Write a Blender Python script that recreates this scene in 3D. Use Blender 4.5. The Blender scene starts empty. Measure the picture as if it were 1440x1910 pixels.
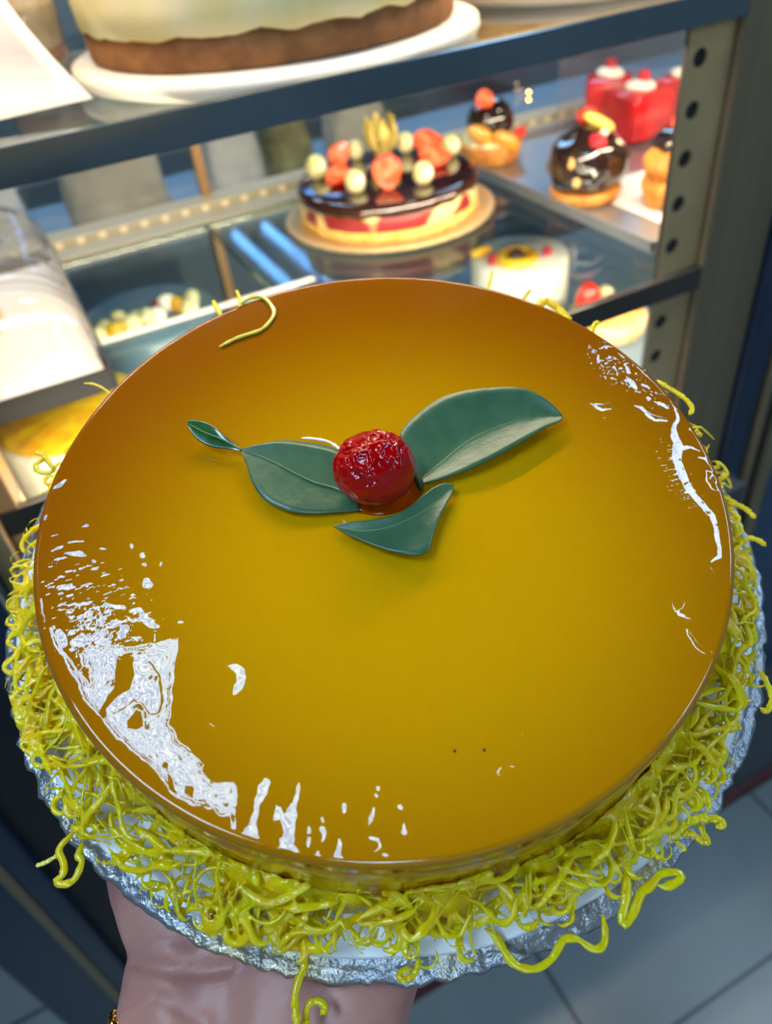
import bpy, bmesh, math, random
import numpy as np
from mathutils import Matrix, Vector, noise

PI = math.pi
SC = bpy.context.scene
COL = SC.collection
rng = random.Random(7)
NR = np.random.RandomState(11)

# ------------------------------------------------------------------ helpers
def lin(r, g, b):
    f = lambda c: (c / 12.92 if c <= 0.04045 else ((c + 0.055) / 1.055) ** 2.4)
    return (f(r / 255), f(g / 255), f(b / 255), 1)

MATS = {}
def mat(name, col, rough=0.5, metal=0.0, spec=0.5, coat=0.0, coat_rough=0.05, sss=0.0, sss_r=(1, .6, .2), sss_s=0.004,
        col2=None, scale=20.0, lo=0.4, hi=0.6, detail=3.0, bump=0.0, bump_scale=None, bump_dist=0.001, emit=None, emit_s=0.0,
        aniso=None, ior=1.5, trans=0.0, stretch=None):
    m = bpy.data.materials.new(name); m.use_nodes = True
    nt = m.node_tree; N = nt.nodes; L = nt.links
    p = N['Principled BSDF']; I = p.inputs
    I['Base Color'].default_value = col; I['Roughness'].default_value = rough; I['Metallic'].default_value = metal
    I['IOR'].default_value = ior; I['Specular IOR Level'].default_value = spec
    I['Coat Weight'].default_value = coat; I['Coat Roughness'].default_value = coat_rough; I['Coat IOR'].default_value = 1.5
    I['Transmission Weight'].default_value = trans
    if sss:
        I['Subsurface Weight'].default_value = sss; I['Subsurface Radius'].default_value = sss_r; I['Subsurface Scale'].default_value = sss_s
    if emit:
        I['Emission Color'].default_value = emit; I['Emission Strength'].default_value = emit_s
    tc = mp = None
    if col2 or bump:
        tc = N.new('ShaderNodeTexCoord'); mp = N.new('ShaderNodeMapping')
        if stretch: mp.inputs['Scale'].default_value = stretch
        L.new(tc.outputs['Object'], mp.inputs['Vector'])
    if col2:
        t = N.new('ShaderNodeTexNoise'); t.inputs['Scale'].default_value = scale; t.inputs['Detail'].default_value = detail
        L.new(mp.outputs['Vector'], t.inputs['Vector'])
        r = N.new('ShaderNodeValToRGB'); r.color_ramp.elements[0].position = lo; r.color_ramp.elements[1].position = hi
        r.color_ramp.elements[0].color = col; r.color_ramp.elements[1].color = col2
        L.new(t.outputs['Fac'], r.inputs['Fac']); L.new(r.outputs['Color'], I['Base Color'])
    if bump:
        t2 = N.new('ShaderNodeTexNoise'); t2.inputs['Scale'].default_value = bump_scale or scale; t2.inputs['Detail'].default_value = 4
        L.new(mp.outputs['Vector'], t2.inputs['Vector'])
        b = N.new('ShaderNodeBump'); b.inputs['Strength'].default_value = bump; b.inputs['Distance'].default_value = bump_dist
        L.new(t2.outputs['Fac'], b.inputs['Height']); L.new(b.outputs['Normal'], I['Normal'])
        if coat: L.new(b.outputs['Normal'], I['Coat Normal'])
    MATS[name] = m
    return m

def glass_mat(name, tint, ior=1.5, rough=0.02, haze=0.0, haze_col=(1, 1, 1, 1), gain=1.0):
    """clear sheet: what is behind shows through, tinted; the surface mirrors by its Fresnel term"""
    m = bpy.data.materials.new(name); m.use_nodes = True
    nt = m.node_tree; N = nt.nodes; L = nt.links
    N.remove(N['Principled BSDF']); out = N['Material Output']
    tr = N.new('ShaderNodeBsdfTransparent'); tr.inputs['Color'].default_value = tint
    gl = N.new('ShaderNodeBsdfGlossy'); gl.inputs['Roughness'].default_value = rough
    geo = N.new('ShaderNodeNewGeometry'); dt = N.new('ShaderNodeVectorMath'); dt.operation = 'DOT_PRODUCT'
    L.new(geo.outputs['Incoming'], dt.inputs[0]); L.new(geo.outputs['Normal'], dt.inputs[1])
    def mth(op, a, b=None):
        n_ = N.new('ShaderNodeMath'); n_.operation = op
        for k_, q_ in enumerate((a, b)):
            if q_ is None: continue
            if isinstance(q_, (int, float)): n_.inputs[k_].default_value = q_
            else: L.new(q_, n_.inputs[k_])
        return n_.outputs[0]
    f0 = ((ior - 1) / (ior + 1)) ** 2                      # Schlick, the same from both faces of the sheet
    fac = mth('ADD', mth('MULTIPLY', mth('POWER', mth('SUBTRACT', 1.0, mth('ABSOLUTE', dt.outputs['Value'])), 5.0), 1 - f0), f0)
    base = tr
    if haze:
        df = N.new('ShaderNodeBsdfDiffuse'); df.inputs['Color'].default_value = haze_col
        mh = N.new('ShaderNodeMixShader'); mh.inputs['Fac'].default_value = haze
        L.new(tr.outputs[0], mh.inputs[1]); L.new(df.outputs[0], mh.inputs[2]); base = mh
    mx = N.new('ShaderNodeMixShader')
    L.new(fac, mx.inputs['Fac']); L.new(base.outputs[0], mx.inputs[1]); L.new(gl.outputs[0], mx.inputs[2])
    L.new(mx.outputs[0], out.inputs['Surface'])
    MATS[name] = m
    return m

def add(o, parent=None):
    COL.objects.link(o)
    if parent is not None: o.parent = parent
    return o

def tag(o, label=None, cat=None, group=None, kind=None):
    if label: o['label'] = label
    if cat: o['category'] = cat
    if group: o['group'] = group
    if kind: o['kind'] = kind
    return o

def empty(name, loc=(0, 0, 0), label=None, cat=None, group=None, M=None):
    o = bpy.data.objects.new(name, None); o.empty_display_size = 0.02
    add(o)
    if M is not None: o.matrix_world = M
    else: o.location = loc
    return tag(o, label, cat, group)

def mesh_obj(name, verts, faces, m, parent=None, smooth=True, loc=None, M=None):
    me = bpy.data.meshes.new(name)
    me.from_pydata([tuple(map(float, v)) for v in verts], [], [tuple(int(i) for i in f) for f in faces])
    me.update()
    if smooth: me.polygons.foreach_set('use_smooth', [True] * len(me.polygons))
    if m is not None: me.materials.append(m)
    o = bpy.data.objects.new(name, me); add(o, parent)
    if M is not None: o.matrix_world = M
    elif loc is not None: o.location = loc
    return o

class MB:
    """gathers shapes that make up ONE object"""
    def __init__(s): s.v = []; s.f = []
    def raw(s, v, f):
        n = len(s.v); s.v += [tuple(p) for p in v]; s.f += [tuple(i + n for i in q) for q in f]; return s
    def box(s, lo, hi, bev=0.0):
        x0, y0, z0 = lo; x1, y1, z1 = hi
        if bev <= 0:
            v = [(x0, y0, z0), (x1, y0, z0), (x1, y1, z0), (x0, y1, z0), (x0, y0, z1), (x1, y0, z1), (x1, y1, z1), (x0, y1, z1)]
            return s.raw(v, [(0, 3, 2, 1), (4, 5, 6, 7), (0, 1, 5, 4), (1, 2, 6, 5), (2, 3, 7, 6), (3, 0, 4, 7)])
        bm = bmesh.new(); bmesh.ops.create_cube(bm, size=1)
        for q in bm.verts: q.co = Vector(((x0 + x1) / 2 + q.co.x * (x1 - x0), (y0 + y1) / 2 + q.co.y * (y1 - y0), (z0 + z1) / 2 + q.co.z * (z1 - z0)))
        bmesh.ops.bevel(bm, geom=bm.edges[:], offset=bev, segments=2, affect='EDGES', profile=0.5)
        return s.bm(bm)
    def bm(s, bm):
        bm.verts.index_update()
        s.raw([q.co[:] for q in bm.verts], [[q.index for q in f.verts] for f in bm.faces]); bm.free(); return s
    def tube(s, pts, rad, seg=8, squash=1.0):
        v, f = tube_geo(pts, rad, seg, squash); return s.raw(v, f)
    def lathe(s, prof, seg=64, c=(0, 0, 0), jit=None):
        v, f = lathe_geo(prof, seg, jit); return s.raw([(p[0] + c[0], p[1] + c[1], p[2] + c[2]) for p in v], f)
    def blob(s, c, r, sub=3, amp=0.0, freq=30.0, rot=None, seed=0):
        v, f = blob_geo(c, r, sub, amp, freq, rot, seed); return s.raw(v, f)
    def build(s, name, m, parent=None, smooth=True, loc=None, M=None):
        return mesh_obj(name, s.v, s.f, m, parent, smooth, loc, M)

def tube_geo(pts, rad, seg=8, squash=1.0):
    P = np.array(pts, float); n = len(P)
    R = np.full(n, rad, float) if np.isscalar(rad) else np.array(rad, float)
    T = np.gradient(P, axis=0); T /= np.linalg.norm(T, axis=1)[:, None] + 1e-12
    up = np.array([0, 0, 1.0]) if abs(T[0, 2]) < 0.9 else np.array([1.0, 0, 0])
    u = up - T[0] * (up @ T[0]); u /= np.linalg.norm(u)
    th = np.linspace(0, 2 * PI, seg, endpoint=False); c, s_ = np.cos(th), np.sin(th)
    V = []
    for i in range(n):
        u = u - T[i] * (u @ T[i]); u /= np.linalg.norm(u) + 1e-12
        w = np.cross(T[i], u)
        V.append(P[i] + R[i] * (squash * c[:, None] * u + s_[:, None] * w))
    V = np.concatenate(V + [P[:1] - T[:1] * R[0] * .6, P[-1:] + T[-1:] * R[-1] * .6])
    F = []
    for i in range(n - 1):
        for k in range(seg):
            k2 = (k + 1) % seg
            F.append((i * seg + k, i * seg + k2, (i + 1) * seg + k2, (i + 1) * seg + k))
    a, b = n * seg, n * seg + 1
    for k in range(seg):
        k2 = (k + 1) % seg
        F.append((a, k2, k)); F.append((b, (n - 1) * seg + k, (n - 1) * seg + k2))
    return V.tolist(), F

def lathe_geo(prof, seg=64, jit=None):
    V = []; F = []; n = len(prof)
    for j in range(seg):
        t = 2 * PI * j / seg
        for i, (r, z) in enumerate(prof):
            rr, zz = (r, z) if jit is None else jit(r, z, t)
            V.append((rr * math.cos(t), rr * math.sin(t), zz))
    for j in range(seg):
        k = (j + 1) % seg
        for i in range(n - 1): F.append((j * n + i, k * n + i, k * n + i + 1, j * n + i + 1))
    if prof[0][0] > 1e-6: F.append(tuple(j * n for j in range(seg))[::-1])
    if prof[-1][0] > 1e-6: F.append(tuple(j * n + n - 1 for j in range(seg)))
    return V, F

ICO = {}
def ico(sub):
    if sub not in ICO:
        bm = bmesh.new(); bmesh.ops.create_icosphere(bm, subdivisions=sub, radius=1)
        bm.verts.index_update()
        ICO[sub] = ([q.co.copy() for q in bm.verts], [[q.index for q in f.verts] for f in bm.faces]); bm.free()
    return ICO[sub]

def blob_geo(c, r, sub=3, amp=0.0, freq=30.0, rot=None, seed=0):
    V0, F = ico(sub); r = (r, r, r) if np.isscalar(r) else r; V = []
    off = Vector((seed * 3.1, seed * 1.7, seed * 5.3))
    for q in V0:
        p = Vector((q.x * r[0], q.y * r[1], q.z * r[2]))
        if amp: p += q * (amp * noise.noise(p * freq + off))
        if rot is not None: p = rot @ p
        V.append((p.x + c[0], p.y + c[1], p.z + c[2]))
    return V, F

def solid(o, t, off=0.0):
    md = o.modifiers.new('thick', 'SOLIDIFY'); md.thickness = t; md.offset = off; return o
def subsurf(o, n=1):
    md = o.modifiers.new('sub', 'SUBSURF'); md.levels = n; md.render_levels = n; return o
def resample(pts, n):
    P = np.array(pts, float); d = np.r_[0, np.cumsum(np.linalg.norm(np.diff(P[:, :3], axis=0), axis=1))]
    t = np.linspace(0, d[-1], n)
    return np.stack([np.interp(t, d, P[:, k]) for k in range(P.shape[1])], 1)
def smooth_path(pts, n):
    """Catmull-Rom through pts, resampled"""
    P = np.array(pts, float); Q = np.vstack([2 * P[0] - P[1], P, 2 * P[-1] - P[-2]]); out = []
    for i in range(1, len(Q) - 2):
        for t in np.linspace(0, 1, 10, endpoint=False):
            a, b, c, d = Q[i - 1], Q[i], Q[i + 1], Q[i + 2]
            out.append(.5 * (2 * b + (c - a) * t + (2 * a - 5 * b + 4 * c - d) * t * t + (3 * b - a - 3 * c + d) * t ** 3))
    out.append(P[-1]); return resample(np.array(out), n)

def vnoise(x, y, seed=0):
    xi = np.floor(x).astype(np.int64); yi = np.floor(y).astype(np.int64); fx = x - xi; fy = y - yi
    fx = fx * fx * fx * (fx * (fx * 6 - 15) + 10); fy = fy * fy * fy * (fy * (fy * 6 - 15) + 10)
    def h(i, j):
        k = (i * 374761393 + j * 668265263 + seed * 1442695041) & 0x7fffffff
        k = ((k ^ (k >> 13)) * 1274126177) & 0x7fffffff
        return ((k ^ (k >> 16)) & 0xffff) / 32767.5 - 1
    a = h(xi, yi); b = h(xi + 1, yi); c = h(xi, yi + 1); d = h(xi + 1, yi + 1)
    return (a * (1 - fx) + b * fx) * (1 - fy) + (c * (1 - fx) + d * fx) * fy
def fbm(x, y, seed=0, o=3):
    s = 0; a = 1; t = 0
    for k in range(o): s = s + a * vnoise(x * 2 ** k, y * 2 ** k, seed + k * 17); t += a; a *= .5
    return s / t

# ------------------------------------------------------------------ materials
mat('egg_thread', lin(226, 188, 0), rough=.2, spec=.4, coat=.15, coat_rough=.05, sss=.7, sss_r=(1, .75, .08), sss_s=.005, col2=lin(230, 206, 8), scale=160, bump=.45, bump_scale=900, bump_dist=.0005)
mat('egg_thread_pale', lin(214, 205, 70), rough=.15, coat=.8, sss=.3, sss_r=(1, .8, .2), sss_s=.002)
mat('white_card', lin(244, 246, 248), rough=.55, bump=.12, bump_scale=60, bump_dist=.002)
mat('foil', lin(160, 164, 170), rough=.36, metal=.9, col2=lin(176, 164, 132), scale=28, lo=.52, hi=.64, bump=.8, bump_scale=300, bump_dist=.0014)
mat('cherry_red', lin(172, 1, 5), rough=.14, spec=.35, coat=.15, coat_rough=.03, sss=.5, sss_r=(1, .05, .03), sss_s=.004, col2=lin(160, 0, 4), scale=120)
mat('leaf_green', lin(54, 93, 64), rough=.36, spec=.5, coat=.1, coat_rough=.25, col2=lin(62, 100, 70), scale=160, bump=.25, bump_scale=500, bump_dist=.0004)
mat('leaf_dark', lin(24, 74, 34), rough=.2, spec=.6, coat=.5, coat_rough=.1, col2=lin(34, 88, 40), scale=160)
mat('leaf_rib', lin(112, 138, 88), rough=.35)
mat('twig', lin(62, 74, 30), rough=.6, col2=lin(30, 40, 18), scale=400)
mat('speck', lin(70, 40, 8), rough=.6)
mat('skin', lin(176, 122, 112), rough=.42, spec=.4, sss=.25, sss_r=(1, .35, .2), sss_s=.004, col2=lin(188, 134, 120), scale=22, bump=.35, bump_scale=420, bump_dist=.0006, stretch=(1, 3.2, 1))
mat('gold', lin(226, 170, 70), rough=.18, metal=1)
mat('steel', lin(150, 150, 148), rough=.2, metal=1, col2=lin(134, 134, 132), scale=6, stretch=(.2, 1, 30))
mat('rail_steel', lin(96, 110, 118), rough=.15, metal=.55, col2=lin(84, 98, 106), scale=7)
mat('counter_grey', lin(120, 134, 146), rough=.6)
mat('counter_top', lin(130, 146, 160), rough=.4)
mat('bag_tan', lin(196, 184, 164), rough=.8, col2=lin(176, 162, 142), scale=14)
mat('bag_white', lin(214, 210, 204), rough=.8, col2=lin(186, 186, 186), scale=14)
mat('bag_olive', lin(140, 136, 96), rough=.8, col2=lin(112, 108, 74), scale=20)
mat('rail_dark', lin(84, 78, 70), rough=.2, metal=.5, col2=lin(72, 67, 60), scale=7)
mat('blue_panel', lin(30, 58, 88), rough=.25)
mat('seam_green', lin(52, 78, 70), rough=.3)
mat('frame_steel', lin(128, 112, 86), rough=.42, metal=.4, col2=lin(118, 104, 80), scale=5, stretch=(30, 1, .3))
mat('strip_steel', lin(206, 172, 122), rough=.32, metal=.4, col2=lin(184, 154, 110), scale=9)
mat('navy_panel', lin(20, 36, 56), rough=.18, spec=.5, col2=lin(25, 43, 64), scale=4, stretch=(3, 1, .3))
mat('black_seal', lin(14, 16, 20), rough=.5)
mat('blue_seal', lin(24, 40, 62), rough=.35)
mat('deck', lin(104, 126, 138), rough=.3, col2=lin(92, 114, 128), scale=5)
mat('dark_body', lin(104, 130, 146), rough=.3)
mat('dark_box', lin(20, 20, 22), rough=.6)
mat('kick_grey', lin(58, 64, 72), rough=.35, col2=lin(50, 56, 64), scale=4)
mat('red_trim', lin(84, 20, 20), rough=.5)
mat('warm_lit_metal', lin(196, 150, 96), rough=.4)
mat('post_brown', lin(128, 98, 60), rough=.5)
mat('cream_rail', lin(150, 145, 126), rough=.35, spec=.6)
mat('white_edge', lin(226, 222, 214), rough=.35, spec=.6)
mat('led', lin(255, 190, 90), emit=lin(255, 186, 70), emit_s=16)
mat('led_dim', lin(196, 186, 160), emit=lin(255, 220, 170), emit_s=.12)
mat('tray_steel', lin(168, 172, 178), rough=.3, metal=.75)
mat('paper', lin(232, 226, 220), rough=.7, bump=.15, bump_scale=30, bump_dist=.003)
mat('white_board', lin(236, 230, 214), rough=.3, spec=.6)
mat('gold_board', lin(206, 176, 128), rough=.3, metal=.4)
mat('taupe_board', lin(158, 146, 132), rough=.4)
mat('crumb', lin(128, 82, 44), rough=.85, col2=lin(150, 100, 56), scale=55, bump=.6, bump_scale=260, bump_dist=.002)
mat('cream', lin(238, 226, 160), rough=.5, sss=.2, sss_s=.006, col2=lin(246, 236, 190), scale=30, bump=.2, bump_scale=60, bump_dist=.003)
mat('cream_white', lin(240, 236, 222), rough=.5, col2=lin(248, 244, 232), scale=30, bump=.3, bump_scale=80, bump_dist=.003)
mat('caramel', lin(214, 140, 40), rough=.2, coat=.5)
mat('sponge', lin(222, 186, 104), rough=.8, col2=lin(208, 160, 74), scale=80, bump=.4, bump_scale=240, bump_dist=.002)
mat('berry_band', lin(140, 36, 40), rough=.3, coat=.3, col2=lin(226, 206, 140), scale=17, lo=.52, hi=.58, detail=1)
mat('dark_glaze', lin(44, 18, 14), rough=.08, coat=1, spec=.6)
mat('choc', lin(34, 20, 18), rough=.12, coat=1, spec=.6)
mat('strawberry', lin(206, 40, 22), rough=.25, coat=.5, col2=lin(226, 70, 40), scale=60, bump=.5, bump_scale=420, bump_dist=.001)
mat('strawberry_cut', lin(232, 92, 52), rough=.25, coat=.6, col2=lin(244, 158, 118), scale=70, lo=.45, hi=.7)
mat('grape', lin(206, 206, 140), rough=.25, coat=.4, sss=.3, sss_s=.004, col2=lin(238, 234, 204), scale=60, lo=.45, hi=.62)
mat('physalis_husk', lin(214, 196, 112), rough=.6, col2=lin(186, 160, 76), scale=70, sss=.2)
mat('physalis_berry', lin(226, 140, 30), rough=.2, coat=.5)
mat('pastry', lin(216, 154, 70), rough=.55, col2=lin(190, 118, 44), scale=60, bump=.5, bump_scale=120, bump_dist=.002)
mat('peach', lin(232, 160, 54), rough=.2, coat=.6)
mat('mango', lin(250, 206, 16), rough=.2, coat=.6, col2=lin(240, 170, 8), scale=50)
mat('banana', lin(238, 208, 92), rough=.4)
mat('nut', lin(216, 170, 100), rough=.6)
mat('white_choc', lin(226, 208, 184), rough=.4)
mat('red_jelly', lin(214, 4, 14), rough=.15, coat=.3, sss=.2, sss_r=(1, .03, .03), sss_s=.006, col2=lin(180, 2, 16), scale=25)
mat('raspberry', lin(196, 30, 48), rough=.35, bump=1, bump_scale=340, bump_dist=.002)
mat('prune', lin(60, 36, 34), rough=.3)
mat('mint', lin(120, 150, 60), rough=.5)
mat('biscuit', lin(206, 186, 140), rough=.7, col2=lin(180, 154, 104), scale=60)
mat('wall_paint', lin(216, 210, 200), rough=.8, col2=lin(206, 202, 194), scale=2)
mat('ceiling_paint', lin(120, 126, 134), rough=.85, col2=lin(114, 120, 128), scale=2)
mat('lamp_white', lin(230, 230, 230), rough=.5)
def lamp_mat():  # bright and dim bands added to stripe the glare on the glaze
    m = mat('lamp_glow', (1, 1, 1, 1)); nt = m.node_tree; N = nt.nodes; L = nt.links; p = N['Principled BSDF']
    tc = N.new('ShaderNodeTexCoord'); sx = N.new('ShaderNodeSeparateXYZ'); L.new(tc.outputs['Object'], sx.inputs[0])
    k = N.new('ShaderNodeMath'); k.operation = 'MULTIPLY'; k.inputs[1].default_value = 2 * PI / .11; L.new(sx.outputs[0], k.inputs[0])
    c = N.new('ShaderNodeMath'); c.operation = 'COSINE'; L.new(k.outputs[0], c.inputs[0])
    r = N.new('ShaderNodeMapRange'); r.inputs['From Min'].default_value = -1; r.inputs['From Max'].default_value = 1; L.new(c.outputs[0], r.inputs['Value'])
    mx = N.new('ShaderNodeMixRGB'); mx.inputs['Color1'].default_value = (.12, .28, .62, 1); mx.inputs['Color2'].default_value = (.68, .91, 1.0, 1)
    L.new(r.outputs[0], mx.inputs['Fac']); L.new(mx.outputs[0], p.inputs['Emission Color']); p.inputs['Emission Strength'].default_value = 25
lamp_mat()
mat('tube_glow', (1, 1, 1, 1), emit=(.16, .46, 1.0, 1), emit_s=11.0)
glass_mat('shelf_glass', (.84, .90, .91, 1), ior=1.55, rough=.015)
glass_mat('back_glass', (.80, .84, .86, 1), ior=1.7, rough=.06)
glass_mat('clear_plastic', (.93, .93, .94, 1), ior=1.45, rough=.08, haze=.10, haze_col=(.9, .88, .84, 1))
glass_mat('clear_box', (.97, .94, .95, 1), ior=1.5, rough=.04, haze=.02, haze_col=(.9, .85, .88, 1))
glass_mat('syrup', (.86, .46, .08, 1), ior=1.4, rough=.04)

def floor_mat():
    m = bpy.data.materials.new('floor_tile'); m.use_nodes = True; nt = m.node_tree; N = nt.nodes; L = nt.links
    p = N['Principled BSDF']; g = N.new('ShaderNodeNewGeometry')
    mp = N.new('ShaderNodeMapping'); mp.inputs['Location'].default_value = (-.38 + .6 * 9 , -.23 + .6 * 9, 0)
    L.new(g.outputs['Position'], mp.inputs['Vector'])
    br = N.new('ShaderNodeTexBrick'); br.offset = 0; br.squash = 1
    br.inputs['Scale'].default_value = 1; br.inputs['Brick Width'].default_value = .6; br.inputs['Row Height'].default_value = .6
    br.inputs['Mortar Size'].default_value = .0045; br.inputs['Mortar Smooth'].default_value = .2
    br.inputs['Color1'].default_value = lin(122, 130, 132); br.inputs['Color2'].default_value = lin(118, 126, 128); br.inputs['Mortar'].default_value = lin(52, 56, 60)
    L.new(mp.outputs['Vector'], br.inputs['Vector'])
    n = N.new('ShaderNodeTexNoise'); n.inputs['Scale'].default_value = 9; n.inputs['Detail'].default_value = 5
    L.new(g.outputs['Position'], n.inputs['Vector'])
    mx = N.new('ShaderNodeMixRGB'); mx.blend_type = 'MULTIPLY'; mx.inputs['Fac'].default_value = .25
    L.new(br.outputs['Color'], mx.inputs['Color1']); L.new(n.outputs['Fac'], mx.inputs['Color2'])
    L.new(mx.outputs['Color'], p.inputs['Base Color']); p.inputs['Roughness'].default_value = .32
    MATS['floor_tile'] = m
floor_mat()

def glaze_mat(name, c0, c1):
    """amber jelly; the jelly is deeper amber round the rim, with light falloff painted in, brightest off centre"""
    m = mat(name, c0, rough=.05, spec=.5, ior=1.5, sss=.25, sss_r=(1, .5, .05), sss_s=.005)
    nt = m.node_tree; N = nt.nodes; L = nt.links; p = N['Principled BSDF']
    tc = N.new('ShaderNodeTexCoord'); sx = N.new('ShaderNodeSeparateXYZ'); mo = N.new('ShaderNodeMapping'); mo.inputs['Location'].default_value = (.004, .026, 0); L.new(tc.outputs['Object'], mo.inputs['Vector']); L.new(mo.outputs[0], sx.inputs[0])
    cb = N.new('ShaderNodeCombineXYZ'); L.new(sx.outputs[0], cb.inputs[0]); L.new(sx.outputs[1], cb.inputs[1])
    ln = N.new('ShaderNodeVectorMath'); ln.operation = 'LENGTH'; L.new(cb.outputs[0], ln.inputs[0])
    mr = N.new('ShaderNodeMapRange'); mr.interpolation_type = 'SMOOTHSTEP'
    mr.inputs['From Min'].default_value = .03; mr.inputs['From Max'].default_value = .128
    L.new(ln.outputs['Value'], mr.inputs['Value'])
    mx = N.new('ShaderNodeMixRGB'); mx.inputs['Color1'].default_value = c0; mx.inputs['Color2'].default_value = c1  # painted light falloff: bright spot fading to darker amber
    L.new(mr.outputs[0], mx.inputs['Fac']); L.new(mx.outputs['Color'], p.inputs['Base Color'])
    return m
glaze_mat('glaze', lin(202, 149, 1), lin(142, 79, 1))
mat('cake_side', lin(176, 106, 3), rough=.14, coat=.6, coat_rough=.06, sss=.3, sss_r=(1, .5, .05), sss_s=.004, col2=lin(190, 128, 8), scale=40, stretch=(1, 1, 4), bump=.25, bump_scale=60, bump_dist=.001)

# ------------------------------------------------------------------ camera
yaw, pit, rol = math.radians(22.3988), math.radians(40.5783), math.radians(-7.2669)
EYE = Vector((0, 0, 1.65))
fwd = Vector((math.sin(yaw) * math.cos(pit), math.cos(yaw) * math.cos(pit), -math.sin(pit)))
r0 = Vector((math.cos(yaw), -math.sin(yaw), 0)); u0 = r0.cross(fwd)
cr = math.cos(rol) * r0 + math.sin(rol) * u0; cu = -math.sin(rol) * r0 + math.cos(rol) * u0
cam = bpy.data.cameras.new('camera'); cam.sensor_fit = 'AUTO'; cam.sensor_width = 36
cam.lens = 1435 / 1910 * 36; cam.clip_start = .02; cam.clip_end = 50
cam.dof.use_dof = True; cam.dof.focus_distance = .236; cam.dof.aperture_fstop = cam.lens / 2.7; cam.dof.aperture_blades = 0
co = bpy.data.objects.new('camera', cam); COL.objects.link(co)
co.matrix_world = Matrix(((cr.x, cu.x, -fwd.x, EYE.x), (cr.y, cu.y, -fwd.y, EYE.y), (cr.z, cu.z, -fwd.z, EYE.z), (0, 0, 0, 1)))
SC.camera = co

# ------------------------------------------------------------------ the room
def struct(o): o['kind'] = 'structure'; return o
struct(MB().box((-3, -2.5, -.1), (4.2, 6.6, 0)).build('floor', MATS['floor_tile'], smooth=False))
struct(MB().box((-3, -2.5, 2.9), (4.2, 6.6, 3)).build('ceiling', MATS['ceiling_paint'], smooth=False))
struct(MB().box((-3.1, -2.5, 0), (-3, 6.6, 2.9)).build('wall_left', MATS['wall_paint'], smooth=False))
struct(MB().box((4.2, -2.5, 0), (4.3, 6.6, 2.9)).build('wall_right', MATS['wall_paint'], smooth=False))
struct(MB().box((-3, -2.6, 0), (4.2, -2.5, 2.9)).build('wall_back', MATS['wall_paint'], smooth=False))
struct(MB().box((-3, 6.6, 0), (4.2, 6.7, 2.9)).build('wall_front', MATS['wall_paint'], smooth=False))

def panel_light(x, y, w, d, label):
    t = empty('ceiling_light', (x, y, 2.9), label, 'ceiling light', 'ceiling panel lights')
    fr = MB()
    for lo, hi in (((-w / 2 - .03, -d / 2 - .03, -.03), (w / 2 + .03, -d / 2, 0)), ((-w / 2 - .03, d / 2, -.03), (w / 2 + .03, d / 2 + .03, 0)),
                   ((-w / 2 - .03, -d / 2, -.03), (-w / 2, d / 2, 0)), ((w / 2, -d / 2, -.03), (w / 2 + .03, d / 2, 0))): fr.box(lo, hi)
    fr.build('frame', MATS['lamp_white'], t, smooth=False)
    MB().box((-w / 2, -d / 2, -.028), (w / 2, d / 2, -.004)).build('diffuser', MATS['lamp_glow'], t, smooth=False)
panel_light(-0.75, 0.12, .44, .78, 'white ceiling panel light to the left above the serving side')
panel_light(1.9, 0.1, .44, .78, 'white ceiling panel light to the right above the serving side')
panel_light(-0.75, -1.5, .44, .78, 'added ambient fill panel behind the photographer, over the left of the aisle')  # this and the next: unseen panels added for ambient light
panel_light(1.9, -1.5, .44, .78, 'added ambient fill panel behind the photographer, over the right of the aisle')
panel_light(.2, 2.4, .6, 1.2, 'added unseen panel light brightening the customer side, just behind the display case')  # this and the next: unseen panels added to brighten the background
panel_light(2.0, 2.6, .6, 1.2, 'added unseen panel light brightening the customer side, at the far end')
for x in (1.30, 1.52):
    t = empty('tube_light', (x, 4.5, 2.9), 'twin of the fluorescent tubes over the customer side', 'tube light', 'fluorescent tubes')
    MB().box((-.04, -.75, -.05), (.04, .75, 0)).build('housing', MATS['lamp_white'], t, smooth=False)
    MB().tube([(0, -.72, -.075), (0, .72, -.075)], .022, 12).build('tube', MATS['tube_glow'], t)

# ------------------------------------------------------------------ the display case
X0, X1, ZT, ZM, ZD = -.11, 1.22, 1.525, 1.295, 1.08
case = empty('display_case', (.45, .8, 0), 'refrigerated pastry display case with glass shelves and steel rails', 'display case')
case_inv = Matrix.Translation((-.45, -.8, 0))
def cpart(mb, name, m, parent=None, smooth=False):
    mb.v = [(p[0] - .45, p[1] - .8, p[2]) for p in mb.v]
    return mb.build(name, MATS[m], parent or case, smooth)
cpart(MB().box((-.148, .495, .05), (.697, 1.2, 1.0)).box((.697, .495, .05), (1.6, 1.2, .42)), 'base_panel', 'kick_grey')
cpart(MB().box((-.148, .488, 0), (1.6, 1.2, .05)), 'kick_strip', 'red_trim')
cpart(MB().box((X0, .56, 1.04), (X1, 1.13, ZD), .003), 'deck', 'deck')
st = cpart(MB().box((-.308, .50, .02), (-.212, .56, 2.0), .006).box((-.148, .50, 1.0), (-.112, .56, 2.0), .004), 'door_stile', 'navy_panel')
cpart(MB().box((-.212, .512, .02), (-.148, .56, 2.0)), 'door_seal', 'black_seal', st)
cpart(MB().box((-.246, .497, .02), (-.236, .501, 2.0), .001), 'trim_line', 'frame_steel', st)
cpart(MB().box((-.112, .53, 1.0), (-.094, .58, 2.0), .002), 'jamb', 'strip_steel')
cpart(MB().box((-.094, .545, 1.0), (-.078, .60, 2.0), .002), 'jamb_lining', 'warm_lit_metal')  # metal lining with the warm case light painted into its colour
cpart(MB().box((X0 - .01, .58, 1.04), (X0, 1.13, 1.98)), 'side_wall', 'frame_steel')
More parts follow.
